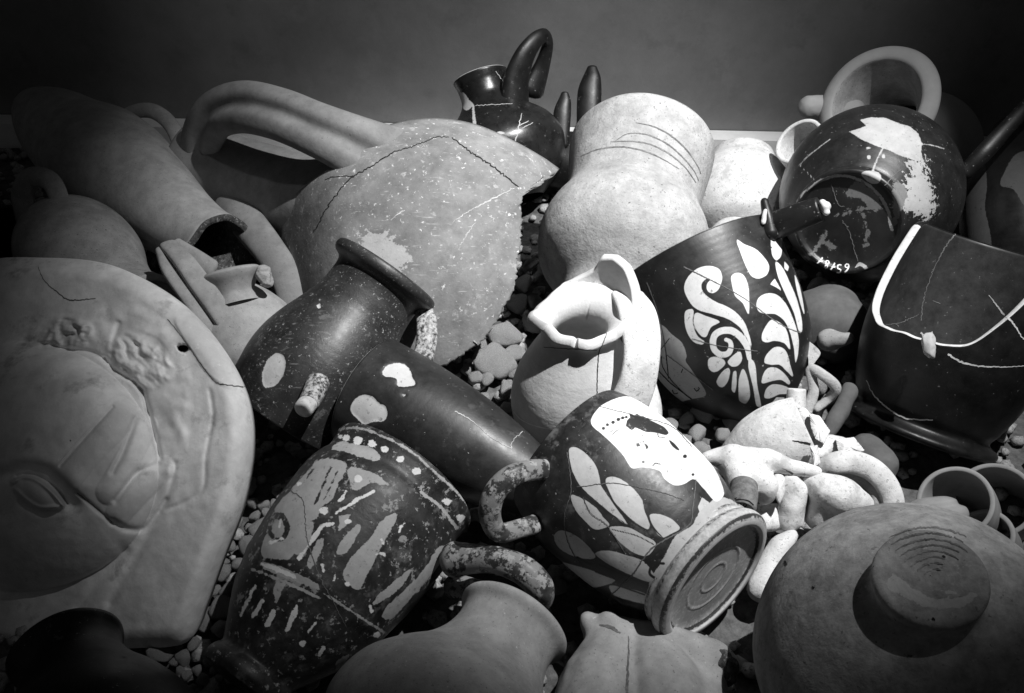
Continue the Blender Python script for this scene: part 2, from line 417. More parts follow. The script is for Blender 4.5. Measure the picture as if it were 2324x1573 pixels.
M['brown'] = mat('rough_brown_clay', .27, .30, .93, .2, 50, .7, 260, dist=.0014, specks=((.10, 150, .70, .08), (.36, 210, .70, .06)), layers=(('pale', .40, .9, 9, 120),))
M['mend'] = mat('black_glaze_plastered', BLK, .3, .3, .5, 30, .15, 300, coat=.10, specks=((.2, 190, .745, .02),), layers=(('patch', .50, .85, 1.5),))
M['dark_figure'] = mat('dim_figured_glaze', BLK, .3, .4, .4, 30, .15, 300, layers=(('clay', .10, .7, 2),))
M['grey'] = mat('smooth_grey_clay', .26, .15, .8, .3, 15, .15, 400)
M['flared'] = mat('smooth_dim_clay', .32, .08, .85, .3, 15, .15, 400)
M['groove_brown'] = mat('groove_shade_brown', .15, .4, .95, .1, 120, .3)
M['murk'] = mat('dark_dusty_clay', .085, .2, .9, .2, 26, .3)  # grey clay darkened in colour to stand for shade
M['black_outer'] = mat('deep_black_glaze', .007, .3, .42, .3, 30, .12, 300, specks=((.12, 190, .76, .02),))
M['black_inner'] = mat('dull_black_inside', .026, .3, .5, .4, 30, .15, 300, specks=((.16, 190, .75, .02),))
M['stub'] = mat('dark_dowel_end', .13, .4, .8, .3, 120, .4)
M['ink'] = mat('ink', .012, .1, .8, .1, 100, 0)
M['paint_white'] = mat('white_paint', .78, .05, .7, .3, 100, 0)

# ================================================================== setting
def struct(name, V, F, m, **k):
    o = mk(name, V, F, m, None, (0, 0, 0), **k); o['kind'] = 'structure'; return o
# back wall of the case: runs a little askew, its white skirting board at the foot
wl, wr = Z(0, 318, 0), Z(PW, 372, 0)
wd = (wr-wl).normalized(); wn = Vector((wd.y, -wd.x, 0))
def wallbox(s0, s1, z0, z1, t0, t1, name, m, bev=0):
    V = []
    for t in (t0, t1):
        for s, z in ((s0, z0), (s1, z0), (s1, z1), (s0, z1)):
            p = wl + wd*s + wn*t; V.append((p.x, p.y, z))
    return struct(name, V, [(0, 1, 2, 3), (7, 6, 5, 4), (0, 4, 5, 1), (1, 5, 6, 2), (2, 6, 7, 3), (3, 7, 4, 0)], m, smooth=False)
wallbox(-3, 5, -.2, 2.2, -.30, -.03, 'wall', M['wall'])
wallbox(-3, 5, -.2, .040, -.028, .010, 'skirting_board', M['white_board'])
# gravel bed
gn = 90; xs = np.linspace(-1.9, 1.9, gn); ys = np.linspace(.1, 1.75, gn)
GV = []
for y in ys:
    for x in xs: GV.append((x, y, -.012 + .006*noise.noise(Vector((x*30, y*30, 0))) + .004*noise.noise(Vector((x*90, y*90, 3)))))
GF = [(i*gn+j, i*gn+j+1, (i+1)*gn+j+1, (i+1)*gn+j) for i in range(gn-1) for j in range(gn-1)]
struct('ground', GV, GF, M['ground'], recalc=False)

# pebbles: a few shared shapes
def pebble_mesh(seed, mname, rough):
    bm = bmesh.new(); bmesh.ops.create_icosphere(bm, subdivisions=3, radius=1)
    s = Vector((random.uniform(.85, 1.25), random.uniform(.8, 1.1), random.uniform(.62, .85)))
    pl = [(Vector((random.gauss(0, 1), random.gauss(0, 1), random.gauss(0, 1))).normalized(), random.uniform(.55, .85)) for _ in range(11)]
    for v in bm.verts:
        n = v.co.copy()
        d = 1 + .20*noise.noise(n*1.4+Vector((seed*7, 0, 0))) + rough*noise.noise(n*4.5+Vector((0, seed*5, 0))) + rough*.5*noise.noise(n*11+Vector((0, 0, seed*5)))
        for p, k in pl:
            e = n.dot(p)
            if e*d > k: d = d*(.12) + .88*k/e
        v.co = Vector((n.x*s.x, n.y*s.y, n.z*s.z))*d
    me = bpy.data.meshes.new('pebble'); bm.to_mesh(me); bm.free(); me.materials.append(M[mname])
    me.polygons.foreach_set('use_smooth', np.full(len(me.polygons), True)); return me
PEB = [pebble_mesh(i, 'stone', .09) for i in range(6)] + [pebble_mesh(10+i, 'stone_pale', .2) for i in range(3)] + [pebble_mesh(20+i, 'stone_dark', .1) for i in range(2)]
def pebble(x, y, r_px, z=None, pale=0, label=None, group='loose pebbles of the gravel bed'):
    label = label or ('grey pebble of the strip between the marble relief and the painted cup' if x < 700 and y > 1000 else 'grey pebble in the gap between the amphora and the white jug' if 1040 < x < 1230 and y < 960 else 'dim pebble in the hollow behind the painted jug' if 1480 < x < 1700 and y < 1020 else None)
    p = Z(x, y, .0); r = r_px*depth(p)/FPX
    p = Z(x, y, r*.45 if z is None else z); r = r_px*depth(p)/FPX
    me = random.choice(PEB[6:9] if pale == 1 else PEB[9:] if pale == 2 else PEB[:6])
    o = bpy.data.objects.new('pebble', me); COL.objects.link(o); o.location = p; o.scale = (r, r, r)
    o.rotation_euler = (random.uniform(-.5, .5), random.uniform(-.5, .5), random.uniform(0, 6.3))
    tag(o, label or 'small grey pebble of the gravel bed lying in the gaps between the pots', 'pebble', group); return o
for x, y, r in tS([(790,400,45),(855,410,40),(925,405,36),(805,480,50),(875,460,32),(830,560,75),(760,550,35),(765,660,74),(640,660,52),(700,770,58),(600,830,66),(690,880,48),(645,945,70),(595,1050,92),(490,1130,55),(425,1270,46),(210,1335,66),(300,1385,34),(365,1365,38),(445,1430,36),(380,1465,42),(475,1490,42),(545,1440,30),(585,1480,26),(770,800,26),(770,280,55),(650,590,42),(450,1050,34),(740,960,40),(560,940,40),(340,1440,36),(520,1360,36),(420,1540,30),(700,520,30),(620,760,30),(560,1180,40),(330,1290,30)]):
    pebble(x, y, r*.3661*1.08)
for i, (x, y, r) in enumerate([(1140,756,54),(1122,822,52),(1166,806,38),(1092,790,24),(1150,882,27),(1150,925,20),(1082,858,22),(1172,690,30),(1185,645,25),(1060,840,18),(1105,860,20),(1190,880,20),(1130,690,24),(1205,600,22),(1215,690,25),(1098,905,18),(1175,850,20)]):
    pebble(x, y, r, pale=1 if i in (0, 1, 2, 4, 5) else 0, label={0: 'large pale porous stone between the broken amphora and the white jug', 1: 'lumpy pale stone just below the large porous one left of the white jug', 4: 'white pitted pebble beside the left flank of the white jug'}.get(i))
for x, y, r in [(1515,975,30),(1545,1005,24),(1600,940,30),(1580,985,30),(1640,990,22),(1495,925,14),(1630,930,26),(1560,950,22),(1610,900,22),(1660,960,24),(1680,920,20)]:
    pebble(x, y, r)
pebble(1625, 1092, 20, z=.075, pale=1, label='white crumbly stone wedged between the painted jug and the figurine torso')
for _ in range(60):
    x, y = random.uniform(400, 2000), random.uniform(560, 1560)
    pebble(x, y, random.uniform(14, 34), pale=2 if random.random() < .25 else 0)
# the rest of the gravel, nobody could count it
def gravel():
    V, F, base = [], [], 0
    src = []
    for me in PEB[:3]:
        bm = bmesh.new(); bmesh.ops.create_icosphere(bm, subdivisions=1, radius=1)
        for v in bm.verts: v.co *= random.uniform(.75, 1.15)
        src.append((np.array([tuple(v.co) for v in bm.verts]), [tuple(v.index for v in f.verts) for f in bm.faces])); bm.free()
    for _ in range(5200):
        x, y = random.uniform(-1.1, 1.1), random.uniform(.35, 1.55); r = random.uniform(.004, .012)
        sv, sf = random.choice(src); a = random.uniform(0, 6.3); c, s = math.cos(a), math.sin(a)
        q = sv*np.array([r*random.uniform(.8, 1.3), r, r*.7]); q = np.stack([q[:, 0]*c-q[:, 1]*s, q[:, 0]*s+q[:, 1]*c, q[:, 2]], 1)+np.array([x, y, -.006+random.uniform(0, .004)])
        V.append(q); F += [tuple(i+base for i in f) for f in sf]; base += len(q)
    o = mk('gravel', np.vstack(V), F, M['stone'], None, (0, 0, 0), recalc=False)
    tag(o, 'fine grey gravel bed showing in the gaps under the pots', 'gravel', kind='stuff')
gravel()

# ================================================================== back row
# plain jug lying on its side, broken neck towards us
def back_left_jug():
    A, B = U(110, 272, 1.47), U(503, 578, 1.225)
    t = thing('plain_jug', 'plain grey clay jug lying at back left with its broken dark neck towards us', 'jug', A)
    lathe('body', A, B, [(-.15, 0), (-.14, 30), (-.08, 62), (.02, 88), (.10, 101), (.17, 108), (.22, 114), (.34, 132), (.45, 132), (.58, 116), (.70, 98), (.80, 84), (.90, 77), (.96, 80), (1, 86)], [M['clay'], M['break']], t, th=.010, edge=M['break'], seed=1,
          tmax=lambda a: .985+.010*math.sin(2*a+.8)+.003*math.sin(7*a+1))
    tube('handle', [(U(262, 285, 1.43), .010), (U(300, 256, 1.42), .011), (U(345, 252, 1.41), .012), (U(385, 280, 1.40), .012), (U(408, 330, 1.39), .011), (U(418, 385, 1.385), .012)], M['clay'], t, flat=.6)
    return t
back_left_jug()
def left_small_jug():
    A, B = U(150, 550, 1.20), U(310, 700, 1.11)
    t = thing('round_jug', 'round grey clay jug with a loop handle behind the marble face', 'jug', A)
    b = lathe('body', A, B, [(-.35, 0), (-.33, 50), (-.1, 108), (.15, 128), (.4, 122), (.65, 92), (.85, 80), (1.02, 92), (1.1, 100)], M['clay_dim'], t, th=.008, seed=2)
    tube('handle', [(U(60, 500, 1.19), .013), (U(52, 440, 1.185), .014), (U(72, 404, 1.18), .014), (U(112, 410, 1.17), .013), (U(134, 450, 1.165), .012), (U(140, 500, 1.17), .012)], M['clay_dim'], t, flat=.6)
    A2, B2 = U(-40, 640, 1.24), U(40, 540, 1.17)
    q = thing('black_cup', 'black glazed cup at the left edge, mostly lost in shadow', 'cup', A2)
    lathe('bowl', A2, B2, [(0, 0), (0, 50), (.3, 75), (.7, 88), (1, 84)], M['black'], q, th=.006, seed=4)
    tube('handle', [(U(-10, 470, 1.2), .012), (U(-40, 440, 1.22), .012), (U(-60, 500, 1.25), .012)], M['black'], q)
left_small_jug()
o = slab('grey_sherd', tB([(1160, 550), (1205, 560), (1240, 640), (1390, 755), (1290, 830), (1210, 700), (1175, 640)]), 1.42, .008, M['clay_dim'], jag=.6)
tag(o, 'small grey sherd behind the amphora handle beside the plain jug', 'sherd')
o = blob('white_chip', [[(U(449, 405, 1.36), .006), (U(456, 408, 1.36), .005)]], M['white'], voxel=.0012, smooth=3); tag(o, 'tiny white chip lying between the plain jug and the amphora', 'chip')

# ------------------------------------------------------------------ broken amphora with heavy handle
def amphora():
    t = thing('broken_amphora', 'big broken grey amphora with a heavy ribbed handle and jagged right edge', 'amphora', Z(930, 800, .0))
    cx, cy, dc, dz = 950, 605, 1.285, .18
    def surf(x, y):
        c, s = math.cos(.5), math.sin(.5)
        a, b = (x-cx)*c+(y-cy)*s, -(x-cx)*s+(y-cy)*c
        q = 1-(a/405)**2-(b/398)**2
        return dc - dz*math.sqrt(max(q, 0)) + .02*min(0, q) + 3.4e-6*max(0, 790-x)**2 + 2.5e-6*max(0, 360-y)**2
    # outline: smooth contour on the left and top, ragged break on the right
    smooth_part = [(640, 470), (700, 415), (762, 372), (800, 330), (850, 296), (920, 273), (1000, 268), (1080, 282), (1160, 316), (1230, 355), (1270, 383)]
    jag = [(1258, 398), (1240, 401), (1232, 418), (1212, 424), (1196, 438), (1183, 437), (1186, 480), (1180, 530), (1182, 570), (1172, 625), (1160, 665), (1141, 705), (1120, 742), (1100, 770), (1068, 795), (1038, 815), (1010, 832)]
    rest = [(950, 850), (880, 855), (800, 830), (740, 780), (690, 700), (655, 620), (635, 540)]
    a = spl(smooth_part, 110)
    P = np.array(jag); s = np.r_[0, np.cumsum(np.linalg.norm(np.diff(P, axis=0), axis=1))]; q = np.linspace(0, s[-1], 150)
    b = np.stack([np.interp(q, s, P[:, k]) for k in (0, 1)], 1); b = b + RNG.normal(0, 1.3, b.shape) + 2.2*np.stack([np.sin(q*.31), np.cos(q*.23)], 1)*np.sin(q*.071)[:, None]
    c = spl(rest, 90)
    b = b + np.convolve(RNG.normal(0, 7, len(q)), np.ones(9)/9, 'same')[:, None]*np.array((.9, -.3))
    bs = spl(jag[::3]+[jag[-1]], 150); ols = np.vstack([a, bs, c]); ol = np.vstack([a, b, c]); m = len(ol); ctr = np.array((930, 560)); R = 60; V = []
    for k in range(R):
        f = max(.002, (k/(R-1)))
        for p, p0 in zip(ol, ols):
            x, y = ctr+((p0-ctr)*(1-f**14)+(p-ctr)*f**14)*f
            V.append(U(x, y, surf(x, y)))
    th = .011; Vn = np.array([tuple(v) for v in V])
    inn = []
    for v in V:
        dr = (v - U(cx, cy, dc+.02)).normalized(); inn.append(v - dr*th)
    off = len(V); F = grid_faces(R, m); nf = len(F)
    F += [tuple(off+i for i in f[::-1]) for f in grid_faces(R, m)]
    a0, b0 = (R-1)*m, off+(R-1)*m
    F += [(a0+j, a0+(j+1) % m, b0+(j+1) % m, b0+j) for j in range(m)]
    mi = [0]*nf+[1]*nf+[2]*m
    body = mk('body', np.vstack([Vn, np.array([tuple(v) for v in inn])]), F, [M['amphora'], M['break'], M['break_pale']], t, mi=mi)
    paint(body, {'chalk': [('smooth', [(815, 540), (860, 520), (900, 545), (930, 580), (905, 610), (860, 600), (830, 580)])]})
    ribbon('crack', body, [(tG([(790, 845), (860, 720), (960, 590), (1060, 530), (1180, 455), (1280, 420), (1400, 375), (1465, 370)]), (1.5, 2.6, 2.2, 1.4)), (tG([(1480, 378), (1560, 440), (1680, 520), (1760, 580), (1810, 625)]), (2, 3, 2.6)), (tG([(840, 590), (900, 570), (990, 570)]), 1.6)], M['crack'], t, jit=1.1)
    ribbon('scratch', body, [(tG([(1480, 800), (1590, 730), (1790, 630)]), (1, 3, 1.5)), (tG([(1510, 940), (1560, 850), (1600, 800)]), (1, 3, 1)), (tG([(1170, 790), (1240, 740)]), 2)], M['crack_pale'], t)
    lathe('neck', U(850, 510, 1.27), U(455, 375, 1.40), [(0, 165), (.15, 140), (.35, 112), (.6, 98), (.85, 100), (.95, 112), (1, 110)], M['amphora_plain'], t, th=.012, seed=5, open_a=True)
    K = 1.25/FPX
    tube('handle', [(U(870, 372, 1.19), 88*K), (U(800, 330, 1.17), 66*K), (U(715, 292, 1.175), 58*K), (U(630, 258, 1.20), 58*K), (U(550, 243, 1.235), 60*K), (U(490, 262, 1.275), 58*K), (U(458, 315, 1.315), 52*K), (U(462, 370, 1.35), 46*K), (U(500, 410, 1.37), 44*K)], M['amphora_plain'], t, flat=.54, ribs=1, rib_amp=.5, up=(.05, -.75, .65), seg=64, n=90)
    tube('lower_handle', [(U(520, 455, 1.32), 42*K), (U(565, 510, 1.27), 40*K), (U(612, 570, 1.225), 36*K), (U(650, 630, 1.20), 34*K), (U(672, 700, 1.19), 34*K)], M['amphora_plain'], t, flat=.55, n=40)
amphora()

# ------------------------------------------------------------------ black mended jug behind the amphora
def mended_jug():
    A, B = U(1165, 420, 1.50), U(1090, 175, 1.50)
    t = thing('mended_black_jug', 'black glazed jug with white plaster mends and a raised handle, at the back', 'jug', A)
    b = lathe('body', A, B, [(-.15, 60), (.05, 120), (.3, 143), (.5, 126), (.66, 84), (.78, 60), (.9, 58), (1, 63)], M['mend'], t, th=.006, edge=M['break_pale'], seed=7, seg=150, n=110)
    paint(b, {'patch': [('smooth', tX([(300, 460), (330, 455), (360, 495), (385, 525), (350, 560), (325, 545), (300, 515), (265, 520), (275, 485)])), ('line', tX([(265, 520), (265, 600)]), 3.2), ('line', tX([(385, 525), (388, 580), (395, 645)]), (4, 8)), ('line', tX([(170, 600), (225, 545), (270, 500)]), 4), ('smooth', tX([(520, 690), (550, 682), (575, 695), (545, 700), (530, 698)]))]})
    ribbon('crack', b, [(tX([(672, 580), (655, 650), (635, 740)]), (1.5, 3)), (tX([(660, 650), (710, 620)]), 1.6), (tX([(665, 668), (740, 630)]), 1.6), (tX([(400, 530), (520, 525), (620, 520)]), 1.3), (tX([(520, 330), (570, 400), (640, 455)]), 1.4)], M['crack_pale'], t)
    K = 1.5/FPX
    tube('handle', [(U(1168, 232, 1.47), 36*K), (U(1172, 180, 1.46), 31*K), (U(1190, 128, 1.45), 24*K), (U(1215, 92, 1.45), 18*K), (U(1237, 80, 1.46), 15*K), (U(1243, 100, 1.48), 15*K), (U(1230, 150, 1.50), 20*K), (U(1208, 205, 1.51), 30*K)], M['black'], t, flat=.6, n=60, up=(.5, -.6, .5))
    t2 = thing('double_lug_vase', 'black vase with two upright lugs half hidden behind the pale jar', 'vase', U(1300, 380, 1.55))
    lathe('body', U(1290, 430, 1.56), U(1300, 300, 1.54), [(0, 0), (.05, 60), (.4, 88), (.75, 74), (1, 40)], M['black'], t2, seed=8)
    for (x, y, w, h, d) in ((1276, 258, 19, 46, 1.49), (1338, 212, 26, 58, 1.52)):
        K = d/FPX
        tube('lug', [(U(x-4, y+h+25, d), w*K), (U(x, y, d), w*K*1.05), (U(x+5, y-h*.6, d), w*K*.8), (U(x+6, y-h, d), w*K*.45)], M['black'], t2, flat=.5)
mended_jug()

# ------------------------------------------------------------------ pale grooved jar
def pale_jar():
    A, B = U(1384, 715, 1.17), U(1460, 332, 1.325)
    t = thing('pale_jar', 'pale clay jar with fine grooves round its neck, leaning back in the light', 'jar', Z(1400, 700, 0))
    lathe('body', A, B, [(0, 0), (0, 95), (.02, 112), (.09, 118), (.15, 146), (.23, 178), (.31, 191), (.40, 192), (.49, 180), (.56, 164), (.61, 155), (.66, 154), (.78, 162), (.9, 170), (.97, 172), (1, 166)], M['pale'], t, th=.009, seed=9, seg=160, n=130, wob=.012)
    b = t.children[0]
    ls = []
    for pts in ([(1345, 632), (1450, 655), (1560, 715), (1650, 800), (1710, 890), (1730, 935)], [(1215, 745), (1300, 697), (1420, 705), (1540, 765), (1630, 845), (1690, 920), (1715, 975)], [(1195, 745), (1320, 742), (1430, 760), (1540, 815), (1630, 890), (1700, 985)], [(1020, 830), (1120, 790), (1250, 775), (1380, 795), (1490, 840), (1600, 905)]):
        ls.append((tX(pts), (1.2, 3.2, 3.2, 1.6)))
    ribbon('groove', b, ls, M['groove_brown'], t, jit=.2)  # dark strokes paint the shade lying in the neck grooves
pale_jar()

# white pots behind, on the right of the jar
t = thing('white_vase', 'smooth white vase standing behind the pale jar in full light', 'vase', Z(1680, 520, 0))
lathe('body', U(1672, 560, 1.42), U(1685, 352, 1.48), [(0, 0), (0, 55), (.06, 75), (.2, 112), (.45, 128), (.7, 112), (.9, 80), (1, 70)], M['white'], t, seed=10)
t = thing('white_domed_bowl', 'domed white bowl upside down between the pale jar and the palmette bowl', 'bowl', Z(1665, 590, 0))
lathe('dome', U(1662, 600, 1.28), U(1668, 495, 1.30), [(0, 0), (.0, 70), (.15, 73), (.5, 66), (.85, 40), (1, 0)], M['white'], t, open_b=False, seed=11)

# flared jug behind the numbered pot
def flared_jug():
    A, B = U(2110, 350, 1.62), U(1993, 236, 1.40)
    t = thing('flared_jug', 'grey clay jug whose wide flared mouth rises behind the numbered black pot', 'jug', Z(2100, 330, .02))
    lathe('body', A, B, [(-.2, 0), (-.18, 60), (.0, 115), (.2, 128), (.42, 105), (.62, 84), (.8, 92), (.93, 112), (1, 124)], [M['flared'], M['clay_dim']], t, px=True, th=.027, seed=12)
    blob('spout', [[(U(1838, 243, 1.47), .020), (U(1880, 245, 1.47), .022), (U(1930, 255, 1.47), .025)]], M['flared'], t)
    t2 = thing('white_cup', 'small white cup tipped towards us beside the numbered black pot', 'cup', U(1850, 360, 1.36))
    lathe('bowl', U(1880, 395, 1.40), U(1812, 320, 1.34), [(0, 0), (0, 28), (.25, 50), (.6, 58), (1, 56)], M['white'], t2, th=.006, seed=13)
flared_jug()

# ------------------------------------------------------------------ numbered black pot, foot towards us
def numbered_pot():
    Cc, Fo = U(1975, 440, 1.30), U(1914, 516, 1.165); dr = (Fo-Cc).normalized(); A = Cc-dr*.14
    t = thing('numbered_black_pot', 'round black pot lying with its foot towards us, inventory number 65787 upside down', 'pot', Z(1975, 620, 0))
    b = lathe('body', A, Fo, [(0, .06), (.04, .102), (.09, .120), (.14, .125), (.19, .119), (.235, .101), (.262, .082), (.270, .076), (.276, .0715), (.290, .0725), (.2925, .070), (.2925, .066), (.288, .0635), (.285, .050), (.284, .025), (.284, 0)], M['number'], t, px=False, open_b=False, seed=14, seg=200, n=150, wob=.004)
    paint(b, {'patch': [('poly', tQ([(1000, 430), (1060, 415), (1150, 418), (1230, 450), (1300, 470), (1345, 510), (1368, 570), (1362, 620), (1372, 670), (1330, 672), (1290, 655), (1235, 640), (1180, 612), (1100, 585), (1010, 545), (965, 515), (935, 500), (1000, 480), (1040, 465)])), ('smooth', tQ([(1010, 745), (1050, 730), (1110, 740), (1128, 770), (1105, 805), (1060, 800), (1025, 775)])), ('line', tQ([(1135, 600), (1100, 670), (1075, 735)]), (4, 2.5, 5)), ('dot', (2005.0, 355, 4, 5)), ('dot', (1972, 357, 4.5, 5)), ('dot', (1970, 336, 5, 2.5)),
        ('line', tQ([(1366, 572), (1430, 580), (1500, 600)]), 2.0), ('line', tQ([(640, 700), (700, 640), (830, 540)]), 1.8), ('line', tQ([(650, 702), (700, 750), (735, 785)]), 2.5), ('smooth', tQ([(970, 1305), (1000, 1270), (1050, 1300), (1030, 1310), (1005, 1290)]))],
        'ring': [('line', tQ([(600, 950), (680, 850), (790, 780), (900, 760), (1010, 790), (1100, 860), (1165, 960), (1185, 1060)]), (3, 6, 7, 8))],  # pale arc paints the light on the foot ring's upper half
        'flake': [('smooth', tQ([(1290, 660), (1370, 660), (1400, 740), (1430, 850), (1440, 950), (1400, 1010), (1340, 990), (1250, 960), (1220, 920), (1250, 840), (1290, 760)])), ],
        'scuff': [('smooth', tQ([(1020, 800), (1100, 880), (1130, 960), (1060, 960), (1000, 900), (930, 880), (960, 810)])), ('line', tQ([(860, 1000), (950, 970), (1080, 940)]), 6), ('line', tQ([(1020, 990), (1045, 1080), (1030, 1180)]), 6), ('line', tQ([(800, 1090), (760, 1170), (700, 1230)]), 5), ('smooth', tQ([(790, 1150), (840, 1160), (870, 1180), (840, 1200), (800, 1175)])), ('dot', (1825, 585, 10, 6)), ('smooth', tQ([(1200, 800), (1280, 850), (1240, 980), (1180, 1100), (1200, 950)]))]})
    ribbon('crack', b, [(tQ([(1150, 815), (1190, 770), (1240, 725)]), 1.6), (tQ([(895, 1020), (940, 1090), (970, 1200), (990, 1265)]), 1.8), (tQ([(830, 810), (845, 850), (880, 935), (910, 940)]), 2)], M['crack_grey'], t)
    dig = {'6': [[(.85, 1), (.45, .82), (.15, .4), (.2, .1), (.5, 0), (.85, .12), (.85, .38), (.55, .5), (.2, .36)]], '5': [[(.95, 1), (.3, .97), (.2, .58), (.6, .62), (.9, .38), (.7, .06), (.1, .08)]],
           '7': [[(.05, .95), (.95, 1.0), (.6, .5), (.4, -.05)], [(.15, .45), (.85, .55)]], '8': [[(.5, .52), (.2, .74), (.45, 1), (.8, .8), (.5, .52), (.12, .25), (.5, -.02), (.9, .24), (.5, .52)]]}
    ls = []
    for ch, (cx, cy), an in zip('65787', [(925, 1303), (880, 1306), (845, 1298), (806, 1283), (768, 1264)], (186, 184, 192, 196, 204)):
        a = math.radians(an)
        for st in dig[ch]:
            pts = []
            for u, v in st:
                dx, dy = (u-.5)*30, -(v-.5)*48
                pts.append((cx+dx*math.cos(a)-dy*math.sin(a), cy+dx*math.sin(a)+dy*math.cos(a)))
            ls.append((tQ(pts), 3.0))
    ribbon('inventory_number', b, ls, M['paint_white'], t, off=.0006, jit=0)
numbered_pot()

# dark figured vase at the right edge
def right_vase():
    t = thing('figured_vase', 'very dark figured vase leaning at the far right edge with a slanting handle', 'vase', Z(2300, 620, 0))
    b = lathe('body', U(2300, 690, 1.28), U(2350, 300, 1.36), [(0, 0), (0, 70), (.1, 85), (.3, 120), (.55, 135), (.8, 110), (1, 90)], M['dark_figure'], t, seed=15)
    paint(b, {'clay': [('smooth', [(2195, 400), (2230, 360), (2240, 420), (2235, 470), (2250, 560), (2215, 600), (2195, 520)]), ('smooth', [(2285, 380), (2305, 350), (2330, 345), (2350, 400), (2330, 470), (2300, 430), (2270, 420)])]})
    K = 1.25/FPX
    tube('handle', [(U(2190, 392, 1.27), 18*K), (U(2235, 345, 1.26), 20*K), (U(2290, 285, 1.26), 18*K), (U(2350, 225, 1.27), 18*K), (U(2400, 200, 1.3), 18*K)], M['black'], t, flat=.6)
right_vase()

# ------------------------------------------------------------------ palmette bowl
def palmette_bowl():
    A, B = U(1752, 965, 1.115), U(1566, 592, 1.165)
    t = thing('palmette_bowl', 'black glazed bowl painted with pale palmettes and scrolls, broken stub handle on its rim', 'bowl', A)
    b = lathe('body', A, B, [(0, 0), (.0, 55), (.03, 60), (.06, 55), (.12, 85), (.22, 130), (.36, 166), (.52, 186), (.70, 196), (.86, 201), (.96, 204), (1, 204)], M['palmette'], t, th=.007, edge=M['black_edge'], seg=260, n=170, seed=16, wob=.003)
    clay = [[(790,650),(770,605),(710,585),(640,600),(580,650),(553,710),(560,760),(600,830),(650,865),(740,890),(830,920),(900,970),(940,1030),(975,1090),(960,1020),(930,940),(880,880),(820,840),(750,810),(690,770),(662,730),(665,690),(700,662),(718,672),(700,690),(692,720),(705,748),(735,755),(765,735),(785,690)],
        [(850,690),(848,650),(880,628),(920,640),(945,680),(958,740),(957,890),(920,820),(870,770)],
        [(560,870),(600,855),(612,870),(605,930),(615,980),(640,1030),(680,1060),(665,1078),(610,1060),(570,1000),(555,930)],
        [(625,880),(690,900),(775,935),(720,970),(690,1030),(660,1025),(625,980),(612,930)],
        [(705,1170),(740,1155),(800,1175),(810,1200),(770,1240),(735,1250),(705,1225)], [(825,1185),(880,1130),(905,1125),(915,1170),(890,1210),(850,1215)],
        [(755,1310),(790,1250),(830,1225),(840,1250),(825,1310),(795,1345),(770,1340)], [(850,1360),(860,1250),(878,1245),(880,1330),(868,1380)], [(895,1420),(895,1300),(920,1230),(950,1290),(965,1400),(940,1447),(910,1440)],
        [(985,1180),(1000,1220),(1010,1330),(1035,1470),(1005,1460),(985,1350),(955,1220),(960,1170)],
        [(1095,925),(1150,940),(1190,980),(1210,1050),(1215,1110),(1180,1070),(1120,1055),(1070,1065),(1040,1050),(1045,1000)],
        [(1055,1190),(1070,1140),(1120,1095),(1170,1100),(1200,1140),(1215,1200),(1235,1280),(1190,1240),(1150,1205),(1100,1205)],
        [(1040,1320),(1050,1260),(1080,1225),(1130,1225),(1180,1260),(1215,1310),(1210,1330),(1160,1300),(1110,1305)],
        [(1055,1410),(1065,1360),(1100,1330),(1150,1330),(1205,1350),(1200,1385),(1150,1390),(1090,1415)], [(1090,1460),(1130,1410),(1180,1410),(1170,1460)],
        [(1005,830),(1020,785),(1070,758),(1130,765),(1180,810),(1215,870),(1250,960),(1270,1050),(1265,1140),(1250,1190),(1240,1100),(1215,1000),(1180,930),(1130,890),(1100,885),(1060,885),(1020,870)],
        [(1125,560),(1165,590),(1210,680),(1260,800),(1290,930),(1290,1000),(1270,990),(1240,880),(1190,770),(1140,650)], [(1245,640),(1275,710),(1300,830),(1305,890),(1280,820),(1255,720)], [(1090,700),(1120,665),(1165,745),(1130,720)],
        [(880,420),(930,450),(1000,480),(1060,540),(1085,590),(1070,640),(1020,665),(975,650),(940,590),(905,500)], [(1105,400),(1150,395),(1165,440),(1160,520),(1130,550),(1105,520),(1095,440)], [(1180,555),(1210,590),(1200,620),(1180,600)]]
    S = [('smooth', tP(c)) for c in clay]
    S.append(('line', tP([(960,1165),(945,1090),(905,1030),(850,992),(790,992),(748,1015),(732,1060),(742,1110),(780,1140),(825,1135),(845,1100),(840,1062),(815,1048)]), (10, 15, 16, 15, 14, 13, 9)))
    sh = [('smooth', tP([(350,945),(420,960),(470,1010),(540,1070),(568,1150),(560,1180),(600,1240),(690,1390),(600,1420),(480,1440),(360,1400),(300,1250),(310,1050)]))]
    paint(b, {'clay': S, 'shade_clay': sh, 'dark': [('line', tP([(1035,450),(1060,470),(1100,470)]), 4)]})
    ribbon('mended_joint', b, [(tP([(548, 590), (700, 665), (830, 730), (960, 810), (1100, 915), (1190, 970), (1280, 1005)]), (3, 1.4, 1.4, 2)), (tP([(600, 1040), (740, 1080), (860, 1100), (1010, 1120)]), 1.4), (tP([(320, 690), (380, 850), (415, 990), (440, 1140)]), (3, 2, 2.2)), (tP([(440, 1140), (600, 1260), (735, 1365)]), 1.8)], M['crack_grey'], t, jit=.3)
    ribbon('painted_veins', b, [(tP([(350,1090),(410,1010)]), 1.8), (tP([(360,1170),(460,1040)]), 1.8), (tP([(390,1240),(470,1320),(600,1420)]), 2.4), (tP([(410,1150),(420,1220),(480,1310),(570,1400)]), 2.0), (tP([(440,1140),(455,1290)]), 2), (tP([(370,1315),(380,1325),(400,1320)]), 2.5), (tP([(480,1360),(490,1385),(515,1380)]), 2.5), (tP([(615,1350),(630,1370),(648,1355),(640,1345)]), 2.5), (tP([(535,1255),(545,1230)]), 2)], M['crack'], t, jit=.2)
    K = 1.1/FPX
